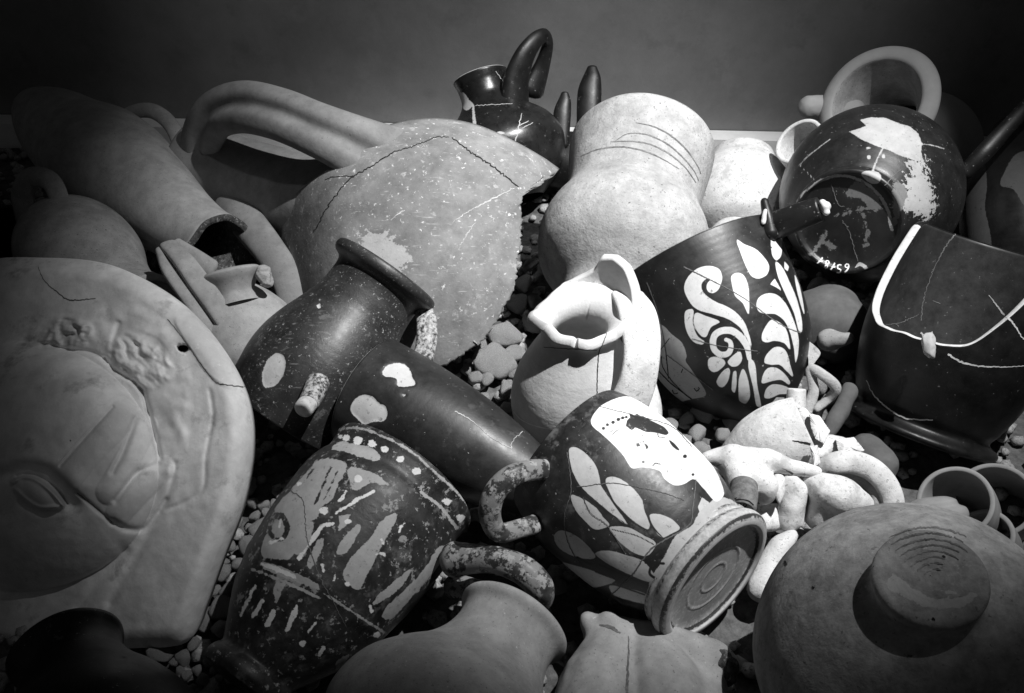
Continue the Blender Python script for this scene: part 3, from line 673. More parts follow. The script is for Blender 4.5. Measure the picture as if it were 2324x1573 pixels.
    h = tube('handle', [(U(1722, 532, 1.115), 30*K), (U(1762, 512, 1.09), 31*K), (U(1812, 492, 1.07), 30*K), (U(1862, 474, 1.055), 27*K)], M['black'], t, flat=.85, capr=False, n=40)
    blob('broken_handle_end', [[(U(1873, 470, 1.046), 9*K), (U(1871, 470, 1.053), 14*K)], [(U(1876, 482, 1.047), 8*K), (U(1867, 459, 1.047), 8*K)]], M['white'], h, voxel=.0012, smooth=4)
    tube('lug', [(U(1748, 528, 1.085), 20*K), (U(1742, 490, 1.085), 13*K), (U(1735, 458, 1.09), 9*K)], M['black'], t, n=24)
    blob('plaster_mend', [[(U(1737, 478, 1.077), 5*K), (U(1732, 505, 1.076), 6*K)]], M['chip'], h, voxel=.0012, smooth=3)
palmette_bowl()

# ------------------------------------------------------------------ broken black bowl on the right
def broken_bowl():
    A, B = U(2078, 980, 1.10), U(2262, 548, 1.055)
    t = thing('broken_black_bowl', 'large broken black bowl at right, pale broken edge round the gap in its wall', 'bowl', A)
    def tm(a):
        d = math.degrees(a)
        k = [(-180, 1), (-106, 1), (-101, .95), (-95, .86), (-88, .765), (-79, .69), (-68, .64), (-50, .605), (-25, .605), (0, .62), (8, .625), (14, .67), (46, 1.0), (180, 1)]
        v = np.interp(d, [q[0] for q in k], [q[1] for q in k])
        return float(v)
    def tms(a):
        v = np.mean([tm(a+q) for q in np.linspace(-.13, .13, 9)])
        return float(v) + (.0025*math.sin(9*a)+.0015*math.sin(23*a+1))*(v < .98)
    b = lathe('body', A, B, [(0, 0), (0, 140), (.0, 168), (.015, 176), (.035, 174), (.05, 160), (.075, 150), (.13, 162), (.25, 180), (.40, 194), (.55, 197), (.75, 193), (.92, 187), (1, 186)], [M['black_outer'], M['black_inner']], t, th=.0095, tmax=tms, rimglaze=True, edge=M['break_pale'], seg=240, n=120, seed=17, wob=.003, corners=(2,))
    ribbon('crack', b, [(tT([(640, 545), (690, 400), (760, 260), (820, 180)]), (2, 1.5, 3)), (tT([(640, 545), (628, 610), (620, 690)]), 2), (tT([(395, 712), (500, 700), (610, 650)]), 1.6), (tT([(470, 708), (490, 725)]), 2), (tT([(690, 570), (735, 588)]), 2)], M['crack_grey'], t)
    ribbon('chip', b, [(tT([(620, 790), (650, 775), (692, 768)]), (5, 8, 10)), (tT([(620, 760), (640, 780)]), 4)], M['break_pale'], t, jit=.6)
    ribbon('mended_joint', b, [(tT([(300, 1040), (340, 1120), (420, 1200), (520, 1260), (600, 1272), (690, 1275)]), (1.5, 3, 3.5, 2)), (tT([(780, 885), (850, 930), (950, 955), (1100, 962), (1229, 955)]), (5, 3, 1.5)), (tT([(1025, 540), (1100, 640), (1160, 700), (1225, 800)]), (2, 4, 2))], M['crack_pale'], t, jit=.6)
    blob('plaster_drip', [[(U(2106, 770, .972), 0.007), (U(2109, 790, .968), .0075), (U(2113, 806, .967), .005)]], M['flared'], t, voxel=.0012, smooth=2, disp=.0022, dscale=140)
broken_bowl()
t = thing('dim_pot', 'dim grey round pot in shade under the numbered pot', 'pot', Z(1880, 800, 0))
b = lathe('body', U(1850, 810, 1.24), U(1905, 655, 1.25), [(0, 0), (0, 45), (.1, 70), (.4, 98), (.7, 85), (.9, 50), (1, 35)], M['murk'], t, seed=18)
blob('spout', [[(U(1880, 772, 1.18), .016), (U(1910, 771, 1.165), .010), (U(1926, 767, 1.16), .008)]], M['clay_dim'], t)
def tri_handle():
    K = 1.07/FPX; d = 1.06
    t = thing('triangular_handle', 'thin pale triangular cup handle leaning beside the palmette bowl', 'handle', U(1835, 935, d))
    tube('loop', [(U(1826, 942, d), 13*K), (U(1846, 890, d), 12*K), (U(1840, 838, d), 11*K), (U(1868, 852, d-.01), 12*K), (U(1897, 880, d-.01), 12*K), (U(1880, 905, d), 10*K), (U(1852, 928, d), 9*K)], M['pale'], t, flat=.7, n=70)
    t = thing('pale_lip', 'pale flaring lip sherd against the right side of the palmette bowl', 'sherd', U(1840, 780, 1.1))
    slab('lip', [(1816, 766), (1838, 776), (1862, 800), (1850, 822), (1836, 838), (1834, 812), (1824, 790)], 1.09, .006, M['pale'], t)
    t = thing('white_spool', 'small white cylinder end standing just behind the white bell cup', 'spool', Z(1805, 915, .02))
    lathe('cylinder', U(1806, 925, 1.05), U(1808, 882, 1.05), [(0, 0), (0, 22), (.05, 22), (.9, 21), (1, 19), (1, 0)], M['white'], t, open_b=False, seed=19, corners=(1, 4))
    t = thing('grey_bone_sherd', 'grey rounded clay limb lying in shade right of the white bell cup', 'figurine part', Z(1910, 980, .02))
    blob('limb', [[(U(1880, 985, 1.06), .009), (U(1893, 960, 1.065), .012), (U(1912, 925, 1.075), .010), (U(1930, 885, 1.09), .011)]], M['murk'], t, disp=.003, dscale=40)
    t = thing('dark_ring', 'dark ring handle in shade beside the foot of the broken black bowl', 'handle', Z(1900, 930, .02))
    tube('ring', [(U(1850, 960, 1.1), .006), (U(1862, 925, 1.1), .006), (U(1895, 905, 1.1), .006), (U(1930, 900, 1.1), .006)], M['black'], t, n=30)
tri_handle()

# ------------------------------------------------------------------ white jug in the middle
def white_jug():
    A, B = Z(1296, 1010, .0), U(1322, 702, .965)
    t = thing('white_jug', 'bright white jug with a chipped flaring lip and broad strap handle, in the middle', 'jug', A)
    def lip(a):
        d = math.degrees(a)
        k = [(-180, .90), (-150, .84), (-125, .815), (-100, .80), (-82, .815), (-70, .80), (-66, .785), (-62, .80), (-40, .795), (-12, .795), (-7, .78), (-2, .795), (30, .795), (60, .80), (85, .83), (110, .90), (135, .985), (150, 1.0), (165, .985), (170, .93), (180, .90)]
        return float(np.interp(d, [q[0] for q in k], [q[1] for q in k]))
    b = lathe('body', A, B, [(0, 0), (0, 95), (.02, 104), (.08, 110), (.17, 128), (.28, 143), (.40, 147), (.54, 137), (.68, 112), (.78, 90), (.83, 81), (.87, 78), (.905, 88), (.935, 108), (.955, 122), (1.0, 131), (1.07, 135), (1.16, 136)], M['white_wash'], t, th=.012, seed=20, seg=220, n=150, wob=.004, tmax=lip, rmod=lambda a, f: 1 + np.clip((f-.72)/.08, 0, 1)*(.24*np.exp(-((a+1.65)/.38)**2) + .05*np.sin(7*a)*np.exp(-(a/1.2)**2)))
    K = 1.0/FPX
    tube('handle', [(U(1424, 668, 1.0), 40*K), (U(1444, 704, .978), 46*K), (U(1455, 756, .965), 46*K), (U(1456, 812, .96), 43*K), (U(1446, 870, .962), 44*K), (U(1424, 924, .968), 46*K), (U(1396, 978, .985), 50*K)], M['white'], t, flat=.32, up=(.3, -.75, .6), n=70, seg=36, sq=.8)
    ribbon('crack', b, [(tN([(525, 690), (700, 700), (905, 712)]), 1.5), (tN([(975, 590), (945, 670), (920, 715), (910, 830), (905, 1000), (900, 1080)]), (1.6, 2.2, 1.6)), (tN([(640, 1250), (700, 1225)]), 2)], M['crack'], t, jit=.3)
    ribbon('groove', b, [(tN([(310, 1150), (360, 1205), (440, 1245), (540, 1270), (650, 1282)]), 2.2)], M['paint_white'], t, jit=.1)
white_jug()
t = thing('white_flask', 'white rounded flask mostly hidden behind the handle of the white jug', 'flask', Z(1455, 960, 0))
lathe('body', U(1440, 1000, 1.06), U(1470, 850, 1.06), [(0, 0), (0, 30), (.3, 50), (.6, 44), (1, 15)], M['white'], t, seed=21)

# ================================================================== left and front
# ------------------------------------------------------------------ marble relief plate with a face
def marble():
    ol = spl([(-60, 600), (110, 585), (260, 604), (400, 682), (500, 795), (550, 905), (558, 1020), (534, 1150), (488, 1270), (446, 1385), (422, 1446), (390, 1467), (310, 1471), (150, 1478), (0, 1478), (-140, 1400), (-260, 1200), (-290, 950), (-200, 720)], 460, True)[:-1]
    tC = T(0, 567.5, .639)
    ctr = np.array((160., 1000.)); R = 230
    f = np.linspace(0.002, 1, R)**.9
    X = ctr[0]+(ol[:, 0]-ctr[0])[None]*f[:, None]; Y = ctr[1]+(ol[:, 1]-ctr[1])[None]*f[:, None]
    x, y = X.ravel(), Y.ravel()
    sst = lambda v, a, b: (lambda q: q*q*(3-2*q))(np.clip((v-a)/(b-a), 0, 1))
    def seg(pts): return -sd_line(x, y, spl(pts, 30), .001)
    def area(pts, a, b): return sst(sd_poly(x, y, spl(pts, 90, True)[:-1]), a, b)
    e = sd_poly(x, y, ol[::3])
    h = 10*np.clip(e/160, 0, 1)
    h -= 40*(1-np.clip(e/46, 0, 1))**2
    # the head swells out of the plate
    u = (x-40)/318; v = (y-1075)/np.where(y < 1075, 300, 268)
    q = np.clip(1-u*u-v*v, 0, 1); h += 150*q**.72
    h += 26*np.exp(-((x-190)/120)**2-((y-880)/80)**2)                       # forehead
    # brow, eye socket, eyeball and lids
    br = seg([(-60, 1062), (0, 1046), (60, 1036), (120, 1056), (175, 1105)]); h += 16*np.exp(-(br/30)**2)
    so = seg([(-50, 1095), (20, 1076), (80, 1068), (125, 1092), (165, 1146)]); h -= 17*np.exp(-(so/20)**2)
    ea = math.radians(27); ex = ((x-92)*math.cos(ea)+(y-1124)*math.sin(ea))/62; ey = (-(x-92)*math.sin(ea)+(y-1124)*math.cos(ea))/27
    h += 15*np.clip(1-ex**2-ey**2, 0, 1)**.8
    ul = seg(tC([(45, 825), (80, 808), (130, 818), (180, 856), (222, 905)])); h += 13*np.exp(-(ul/5)**2)
    ul2 = seg(tC([(60, 805), (110, 796), (160, 815), (205, 850), (240, 900)])); h -= 9*np.exp(-(ul2/4)**2)
    ll = seg(tC([(55, 850), (90, 885), (140, 915), (205, 912)])); h += 8*np.exp(-(ll/5)**2)
    lb = seg(tC([(70, 900), (140, 935), (210, 930)])); h -= 3*np.exp(-(lb/9)**2)
    # flat fingers of drapery over the temple
    fin = [(215, 765), (300, 670), (400, 560), (470, 572), (490, 600), (440, 700), (400, 780), (340, 840), (270, 830)]
    for ax_, w_ in (([(235, 810), (330, 700), (435, 590)], 36), ([(385, 860), (450, 750), (515, 625)], 30), ([(420, 935), (500, 850), (575, 775)], 30)):
        g = seg(tC(ax_)); h += 9*np.clip(1-(g/w_)**2, 0, 1)**.8
    for pts, w, dp in (([(215, 765), (300, 668), (400, 557)], 4, 6), ([(400, 790), (440, 710), (480, 600)], 7, 9), ([(410, 890), (480, 800), (560, 760)], 7, 9), ([(400, 965), (450, 990), (520, 985), (590, 890)], 7, 8), ([(270, 860), (340, 920), (400, 970)], 5, 5)):
        g = seg(tC(pts)); h -= dp*np.exp(-(g/w)**2)
    # hair: two clumps of curls, combed strands behind
    cl1, cl2 = tC([(150, 330), (170, 270), (210, 245), (290, 250), (320, 290), (300, 330), (240, 345)]), tC([(385, 395), (400, 335), (450, 300), (540, 330), (590, 390), (600, 450), (540, 480), (480, 475), (430, 430)])
    st = tC([(250, 235), (330, 210), (420, 200), (530, 230), (620, 320), (660, 430), (670, 560), (640, 740), (590, 800), (560, 700), (540, 600), (520, 500), (600, 430), (560, 330), (440, 290), (390, 350), (330, 330)])
    for poly, amp, fr in ((cl1, 15, .05), (cl2, 14, .042), (st, 6, .02)):
        s_ = area(poly, -14, 14); ii = np.where(s_ > .01)[0]
        nv = np.array([math.sin(7.5*noise.noise(Vector((x[i]*fr*.6, y[i]*fr*.6, amp))) + 2*noise.noise(Vector((x[i]*fr, y[i]*fr, 3)))) + .5*noise.noise(Vector((x[i]*fr*2.6, y[i]*fr*2.6, amp))) for i in ii])
        h[ii] += s_[ii]*(amp*.8 + amp*.42*nv)
    for pts, w, dp in ((tC([(150, 345), (240, 352), (330, 365), (380, 395)]), 6, 10), (tC([(375, 385), (405, 425), (470, 465), (505, 500), (525, 570), (550, 660), (567, 740)]), 6, 15), (tC([(400, 400), (398, 340), (420, 260)]), 6, 7),
                       (tC([(560, 950), (470, 1110), (390, 1250)]), 12, 7), (tC([(440, 1070), (350, 1180), (280, 1270)]), 14, 8), (tC([(620, 760), (600, 860), (570, 930)]), 8, 6), (tC([(745, 500), (755, 590), (730, 740), (720, 850), (650, 900), (590, 920)]), 6, 4)):
        g = seg(pts); h -= dp*np.exp(-(g/w)**2)
    h += 4*area(tC([(620, 245), (700, 195), (790, 290), (880, 500), (790, 480), (735, 435), (690, 370)]), -3, 3)
    for i in range(len(x)): h[i] += 2.6*noise.noise(Vector((x[i]*.012, y[i]*.012, 9))) + 1.0*noise.noise(Vector((x[i]*.045, y[i]*.045, 2)))
    r = np.hypot((x-416)/14, (y-791)/9); h -= 45*(1-sst(r, .7, 1.05))
    dd = (.912 - (y-950)*.00012) - (x-400)*.00014
    front = np.array([tuple(U(x[i], y[i], dd[i]*(1-h[i]/FPX))) for i in range(len(x))])
    m = len(ol); F = grid_faces(R, m)
    nrm = (U(100, 1400, .912-450*.00012)-U(100, 700, .912+250*.00012)).cross(U(400, 950, .912)-U(0, 950, .912+400*.00014)).normalized()
    if nrm.dot(C0-U(100, 1000, .955)) < 0: nrm = -nrm
    edge = front[(R-1)*m:]; nb = np.array(nrm)
    V = [front, edge - nb*.012, (edge.mean(0)+(edge-edge.mean(0))*.97) - nb*.03]; base = R*m
    for j in range(m):
        k = (j+1) % m
        F.append(((R-1)*m+j, (R-1)*m+k, base+k, base+j)); F.append((base+j, base+k, base+m+k, base+m+j))
    F.append(tuple(range(base+m, base+2*m)))
    t = thing('marble_relief', 'large pale marble plate carved with a face, one eye and curly hair showing', 'relief', Z(200, 1470, 0))
    b = mk('relief_slab', np.vstack(V), F, M['marble'], t)
    paint(b, {'hole': [('dot', (416, 791, 12, 8))], 'stain': [('smooth', tC(fin)), ('smooth', tC([(200, 790), (270, 800), (340, 830), (430, 860), (560, 800), (590, 860), (540, 960), (470, 990), (400, 960), (300, 880)])), ('poly', tC([(622, 250), (700, 205), (740, 250), (800, 380), (835, 480), (790, 480), (740, 440), (690, 370)])), ('smooth', tC([(150, 330), (170, 270), (210, 245), (290, 250), (320, 290), (300, 330), (240, 340)]))]})  # darker stained areas; the hair clump patch paints shade in its recesses
    ribbon('crack', b, [(tC([(135, 60), (160, 110), (205, 150), (250, 178), (340, 172)]), (.8, 1.5, 2.6, 1.2)), (tC([(595, 245), (640, 300), (690, 372), (740, 440), (765, 468), (820, 482), (868, 486)]), (1.2, 1.4, 1.6, 2.6)), (tC([(275, 862), (340, 915), (400, 968)]), 1.5)], M['crack_grey'], t, jit=.5)
    return t
marble()

# black jar in the bottom left corner
def corner_jar():
    A, B = U(300, 1960, .62), U(150, 1470, .76)
    t = thing('black_corner_jar', 'glossy black jar in the dark bottom left corner, its rim catching faint light', 'jar', Z(300, 1800, 0))
    lathe('body', A, B, [(0, 0), (0, 200), (.2, 230), (.45, 232), (.62, 195), (.74, 152), (.84, 126), (.9, 121), (.95, 127), (.97, 134), (.985, 135), (1, 128)], M['black'], t, th=.008, seed=22)
corner_jar()

# strap handled flask
def strap_flask():
    t = thing('strap_flask', 'grey clay flask with a double strap handle and small round mouth behind the marble', 'flask', Z(560, 800, 0))
    A, B = U(600, 830, 1.10), U(470, 640, 1.08)
    lathe('body', A, B, [(-.1, 0), (-.08, 60), (.1, 108), (.35, 122), (.6, 105), (.85, 70), (1, 45)], M['clay'], t, open_b=False, seed=23)
    lathe('mouth', U(540, 690, 1.06), U(520, 618, 1.06), [(0, 52), (.3, 44), (.55, 52), (.8, 68), (.92, 72), (1, 66)], M['clay'], t, th=.009, seed=24)
    K = 1.05/FPX
    for dx, dy, w in ((0, 0, 1), (-26, 22, .95)):
        tube('handle_strap', [(U(382+dx*.4, 556+dy*.6, 1.06), 20*K*w), (U(415+dx, 590+dy, 1.04), 23*K*w), (U(455+dx, 645+dy, 1.03), 25*K*w), (U(498+dx, 706+dy, 1.035), 25*K*w), (U(530+dx, 760+dy, 1.05), 24*K*w)], M['clay'], t, flat=.5, n=40, sq=.7, up=(.6, -.6, .5))
    tube('handle_back', [(U(398, 556, 1.07), 18*K), (U(440, 585, 1.07), 22*K), (U(480, 610, 1.075), 22*K)], M['clay'], t, flat=.5, n=24)
    blob('lip_chip', [[(U(598, 620, 1.05), .010), (U(606, 640, 1.05), .008)]], M['pale'], t, voxel=.0015, smooth=1, disp=.004, dscale=120)
strap_flask()

# ------------------------------------------------------------------ scratched black jug (rim up right, cut bottom)
def scratched_jug():
    A, B = U(880, 617, 1.06), U(640, 955, 1.035)
    t = thing('scratched_black_jug', 'scratched black glazed jug with a pale handle scar, a stub and a thick rim', 'jug', U(660, 930, .985))
    b = lathe('body', A, B, [(0.005, 112), (-.008, 122), (.0, 130), (.03, 133), (.055, 128), (.075, 114), (.10, 108), (.17, 107), (.27, 112), (.38, 127), (.50, 145), (.62, 157), (.74, 160), (.86, 154), (1.0, 140)], M['black_scratched'], t, th=.006, edge=M['black_edge'], open_a=True, seed=25, seg=220, n=140, wob=.004)
    paint(b, {'chip': [('smooth', [(594, 850), (604, 820), (624, 802), (642, 806), (648, 828), (640, 856), (622, 876), (600, 878)]), ('smooth', tG([(800, 1215), (815, 1205), (822, 1228), (808, 1232)])), ('smooth', tJ([(730, 190), (738, 188), (740, 206), (732, 208)]))]})
    relief(b, 'chip', -.0012)
    K = .95/FPX
    h = tube('handle_stub', [(U(722, 868, .962), 27*K), (U(712, 892, .945), 25*K), (U(700, 915, .932), 23*K)], M['black_scratched'], t, capr=False, n=20)
    lathe('broken_stub_end', U(700, 914, .933), U(686, 932, .922), [(0, 22), (.6, 22.5), (.9, 21), (1.0, 17), (1.02, 0)], M['chip'], t, open_b=False, seed=26, n=16, seg=40)
    tube('handle', [(U(955, 690, 1.06), 22*K), (U(968, 730, 1.05), 26*K), (U(966, 790, 1.04), 26*K), (U(945, 850, 1.04), 26*K)], M['black_scratched'], t, flat=.6, n=30)
scratched_jug()

# ------------------------------------------------------------------ satin black beaker
def beaker():
    A, B = U(1215, 1100, .955), U(838, 893, 1.02)
    t = thing('black_beaker', 'satin black beaker on its side with two pale chips near its thin rim', 'beaker', Z(1000, 1000, .02))
    b = lathe('body', A, B, [(-.1, 0), (-.08, 55), (0, 74), (.08, 84), (.2, 99), (.4, 118), (.6, 130), (.8, 137), (1, 139)], M['black_tube'], t, th=.005, edge=M['break_pale'], seed=27, seg=180, n=120, wob=.003)
    paint(b, {'chip': [('smooth', tJ([(740, 245), (755, 218), (790, 204), (830, 208), (855, 235), (865, 265), (878, 292), (850, 300), (805, 300), (800, 272), (780, 262), (750, 260)])), ('smooth', tJ([(608, 385), (630, 350), (665, 336), (700, 345), (725, 370), (752, 385), (760, 420), (745, 445), (700, 448), (665, 460), (635, 435), (610, 410)])), ('poly', tJ([(820, 335), (838, 328), (835, 340), (825, 345)]))]})
    relief(b, 'chip', -.0010)
    ribbon('scratch', b, [(tJ([(1040, 405), (1090, 430), (1130, 460), (1200, 520), (1275, 560)]), (2.2, 1.4, 1.4)), (tJ([(1275, 560), (1278, 530), (1320, 490)]), 1.5)], M['crack_pale'], t)
beaker()

# ------------------------------------------------------------------ worn painted cup with offset handle
def painted_cup():
    A, B = U(545, 1560, .815), U(917, 1085, .94)
    t = thing('worn_painted_cup', 'large worn black cup with flaking white dots and figures, lying with foot at lower left', 'cup', Z(600, 1560, 0))
    b = lathe('body', A, B, [(0, 0), (0, 80), (.005, 102), (.035, 107), (.065, 103), (.09, 94), (.13, 106), (.2, 131), (.28, 157), (.36, 174), (.40, 183), (.44, 186), (.56, 198), (.70, 205), (.80, 206), (.87, 198), (.90, 191), (.93, 191), (.965, 194), (.985, 197), (1.0, 195)], M['worn'], t, th=.006, edge=M['break_pale'], seed=28, seg=300, n=220, wob=.003, corners=(2,))
    dots = [(563,507,9),(592,515,15),(640,525,19),(698,543,19),(750,565,15),(813,602,15),(882,657,18),(1008,778,18),(1063,848,17),(1098,908,9),(642,685,18),(495,815,18),(598,862,13),(718,1332,15),(597,1122,10),(412,1368,12),(395,705,10)]
    white = [('dot', (x, y, r*.5473, r*.5473*.85)) for (x, y), r in [(tJ([(d[0], d[1])])[0], d[2]) for d in dots]]
    for pts, w in (([(705,735),(650,765),(600,795),(550,825)], 14), ([(535,870),(490,880),(460,925),(425,975),(395,1015)], 18), ([(830,870),(815,885),(810,905)], 10), ([(712,998),(735,992),(752,1003)], 9), ([(318,855),(313,880)], 18), ([(280,950),(305,940),(322,932)], 15), ([(590,735),(575,760),(560,775)], 12), ([(210,1130),(182,1190),(155,1250)], 13), ([(240,1190),(222,1225),(203,1258)], 17), ([(290,1235),(275,1265),(263,1288)], 24), ([(380,1240),(362,1275),(345,1308)], 24), ([(490,1040),(495,1070)], 14), ([(545,1075),(538,1108)], 9), ([(385,1210),(380,1230)], 10), ([(465,1280),(432,1320)], 9), ([(735,935),(745,960)], 8), ([(690,1215),(695,1235)], 14), ([(495,1385),(480,1415)], 14)):
        white.append(('line', tJ(pts), [w*.5473, w*.45]))
    white.append(('line', tJ([(245,1040),(310,1062),(375,1090)]), [8, 14, 10]))
    cl = [[(560,530),(620,540),(700,560),(730,590),(715,610),(650,595),(590,575),(530,560)],
        [(490,600),(590,620),(560,700),(530,770),(490,800),(470,840),(430,880),(430,960),(380,990),(350,1020),(240,1000),(260,900),(300,800),(370,720),(430,650)],
        [(600,640),(700,660),(770,715),(700,700),(620,730)], [(735,860),(780,830),(805,830),(790,870),(740,960),(690,1060),(640,1145),(600,1120),(575,1080),(620,1000),(690,930)],
        [(580,930),(640,870),(650,890),(600,980),(560,1000),(550,980)], [(975,965),(1005,965),(990,1020),(930,1100),(850,1190),(780,1265),(740,1260),(760,1210),(850,1130),(920,1050)],
        [(1085,905),(1090,960),(1075,1040),(1000,1130),(880,1250),(810,1325),(795,1300),(860,1230),(960,1120),(1040,1010)], [(400,880),(450,860),(440,940),(400,1000),(370,990)], [(470,940),(500,930),(480,1000),(440,1060),(430,1030)],
        [(560,840),(610,830),(590,880),(560,900)], [(840,1070),(870,1050),(800,1150),(700,1210),(720,1170)], [(300,1110),(340,1120),(300,1200),(285,1160)], [(245,1030),(320,1050),(470,1120),(480,1145),(380,1110),(250,1060)], [(550,1440),(600,1415),(590,1450),(545,1485)]]
    S = [('smooth', tJ(c)) for c in cl] + [('line', tJ([(530,500),(560,480),(640,474),(740,508),(860,572),(960,660),(1060,752),(1140,862)]), 5), ('line', tJ([(900,740),(980,800),(1050,890)]), 7), ('line', tJ([(200,1060),(330,1110),(480,1180)]), 6), ('line', tJ([(500,1160),(620,1240),(760,1330)]), 5)]
    for hp, w in (([(525,640),(490,720),(460,790)], 9), ([(555,650),(500,770)], 6), ([(455,640),(420,690)], 9)):
        P = np.array(tJ(hp)); nr = np.array((-.8, .5))*w*.5
        S.append(('hole', [tuple(p) for p in (list(map(tuple, P+nr))+list(map(tuple, (P-nr)[::-1])))]))
    ring = [(310+46*math.cos(a), 885+62*math.sin(a)) for a in np.linspace(0, 6.28, 14)[:-1]]
    S.append(('hole', tJ(ring))); S.append(('dot', (462.8+.5473*308, 712+.5473*892, 14, 20)))
    paint(b, {'clay': S, 'white': white})
    ribbon('crack', b, [(tJ([(350, 730), (410, 770), (420, 850), (430, 940), (480, 1090), (540, 1200), (590, 1300)]), (1.4, 2, 1.4))], M['crack_grey'], t)
    K = .88/FPX
    tube('handle', [(U(1030, 1270, .86), 40*K), (U(1075, 1268, .845), 32*K), (U(1130, 1272, .83), 29*K), (U(1190, 1296, .82), 31*K), (U(1226, 1334, .82), 30*K), (U(1222, 1366, .835), 26*K), (U(1180, 1372, .86), 24*K), (U(1110, 1350, .88), 26*K), (U(1030, 1330, .90), 30*K)], M['worn_handle'], t, flat=.8, n=80)
painted_cup()

# ------------------------------------------------------------------ plain jug in the foreground
def front_jug():
    A, B = U(900, 1860, .70), U(1170, 1405, .835)
    t = thing('plain_front_jug', 'plain grey clay jug at the bottom edge with a rolled rim under the cup handle', 'jug', Z(950, 1800, 0))
    lathe('body', A, B, [(0, 0), (0, 150), (.1, 230), (.25, 275), (.42, 268), (.55, 225), (.66, 172), (.76, 140), (.85, 126), (.91, 126), (.935, 132), (.955, 141), (.975, 145), (.99, 141), (1, 132)], M['clay'], t, th=.009, seed=29, seg=150, n=120)
front_jug()

# torso of a figurine in the foreground
def torso():
    t = thing('figurine_torso', 'grey clay torso fragment with a broken arm stub at the bottom edge', 'figurine part', Z(1450, 1600, 0))
    q = lambda x, y, z, r: (Z(x, y, z), r*.82/FPX)
    b = blob('trunk', [[q(1390, 1480, .045, 70), q(1365, 1570, .05, 100), q(1350, 1680, .05, 110)], [q(1480, 1490, .05, 60), q(1500, 1570, .05, 100), q(1520, 1680, .05, 110)], [q(1400, 1450, .045, 55), q(1490, 1470, .045, 60), q(1580, 1480, .045, 45)], [q(1560, 1480, .045, 48), q(1620, 1492, .045, 42), q(1640, 1510, .05, 40)],
                        [q(1360, 1440, .05, 38), q(1335, 1408, .055, 24)], [q(1400, 1440, .055, 38), q(1380, 1408, .062, 24)], [q(1590, 1540, .04, 60), q(1580, 1640, .04, 80)]], M['clay'], t, voxel=.003, smooth=7)
    ribbon('groove', b, [(tW([(785, 1290), (783, 1400), (778, 1500), (775, 1573)]), (2, 5, 6)), ], M['crack_grey'], t, jit=.5)  # dark stroke paints the shade of the central groove
    ribbon('chip', b, [(tW([(640, 1235), (690, 1245), (745, 1278)]), (3, 9, 3))], M['crack_grey'], t, jit=.5)
    blob('broken_arm_end', [[q(1648, 1512, .055, 30)], [q(1650, 1530, .05, 26)], [q(1644, 1495, .055, 26)]], M['break'], t, voxel=.002, smooth=2, disp=.002, dscale=150)
torso()

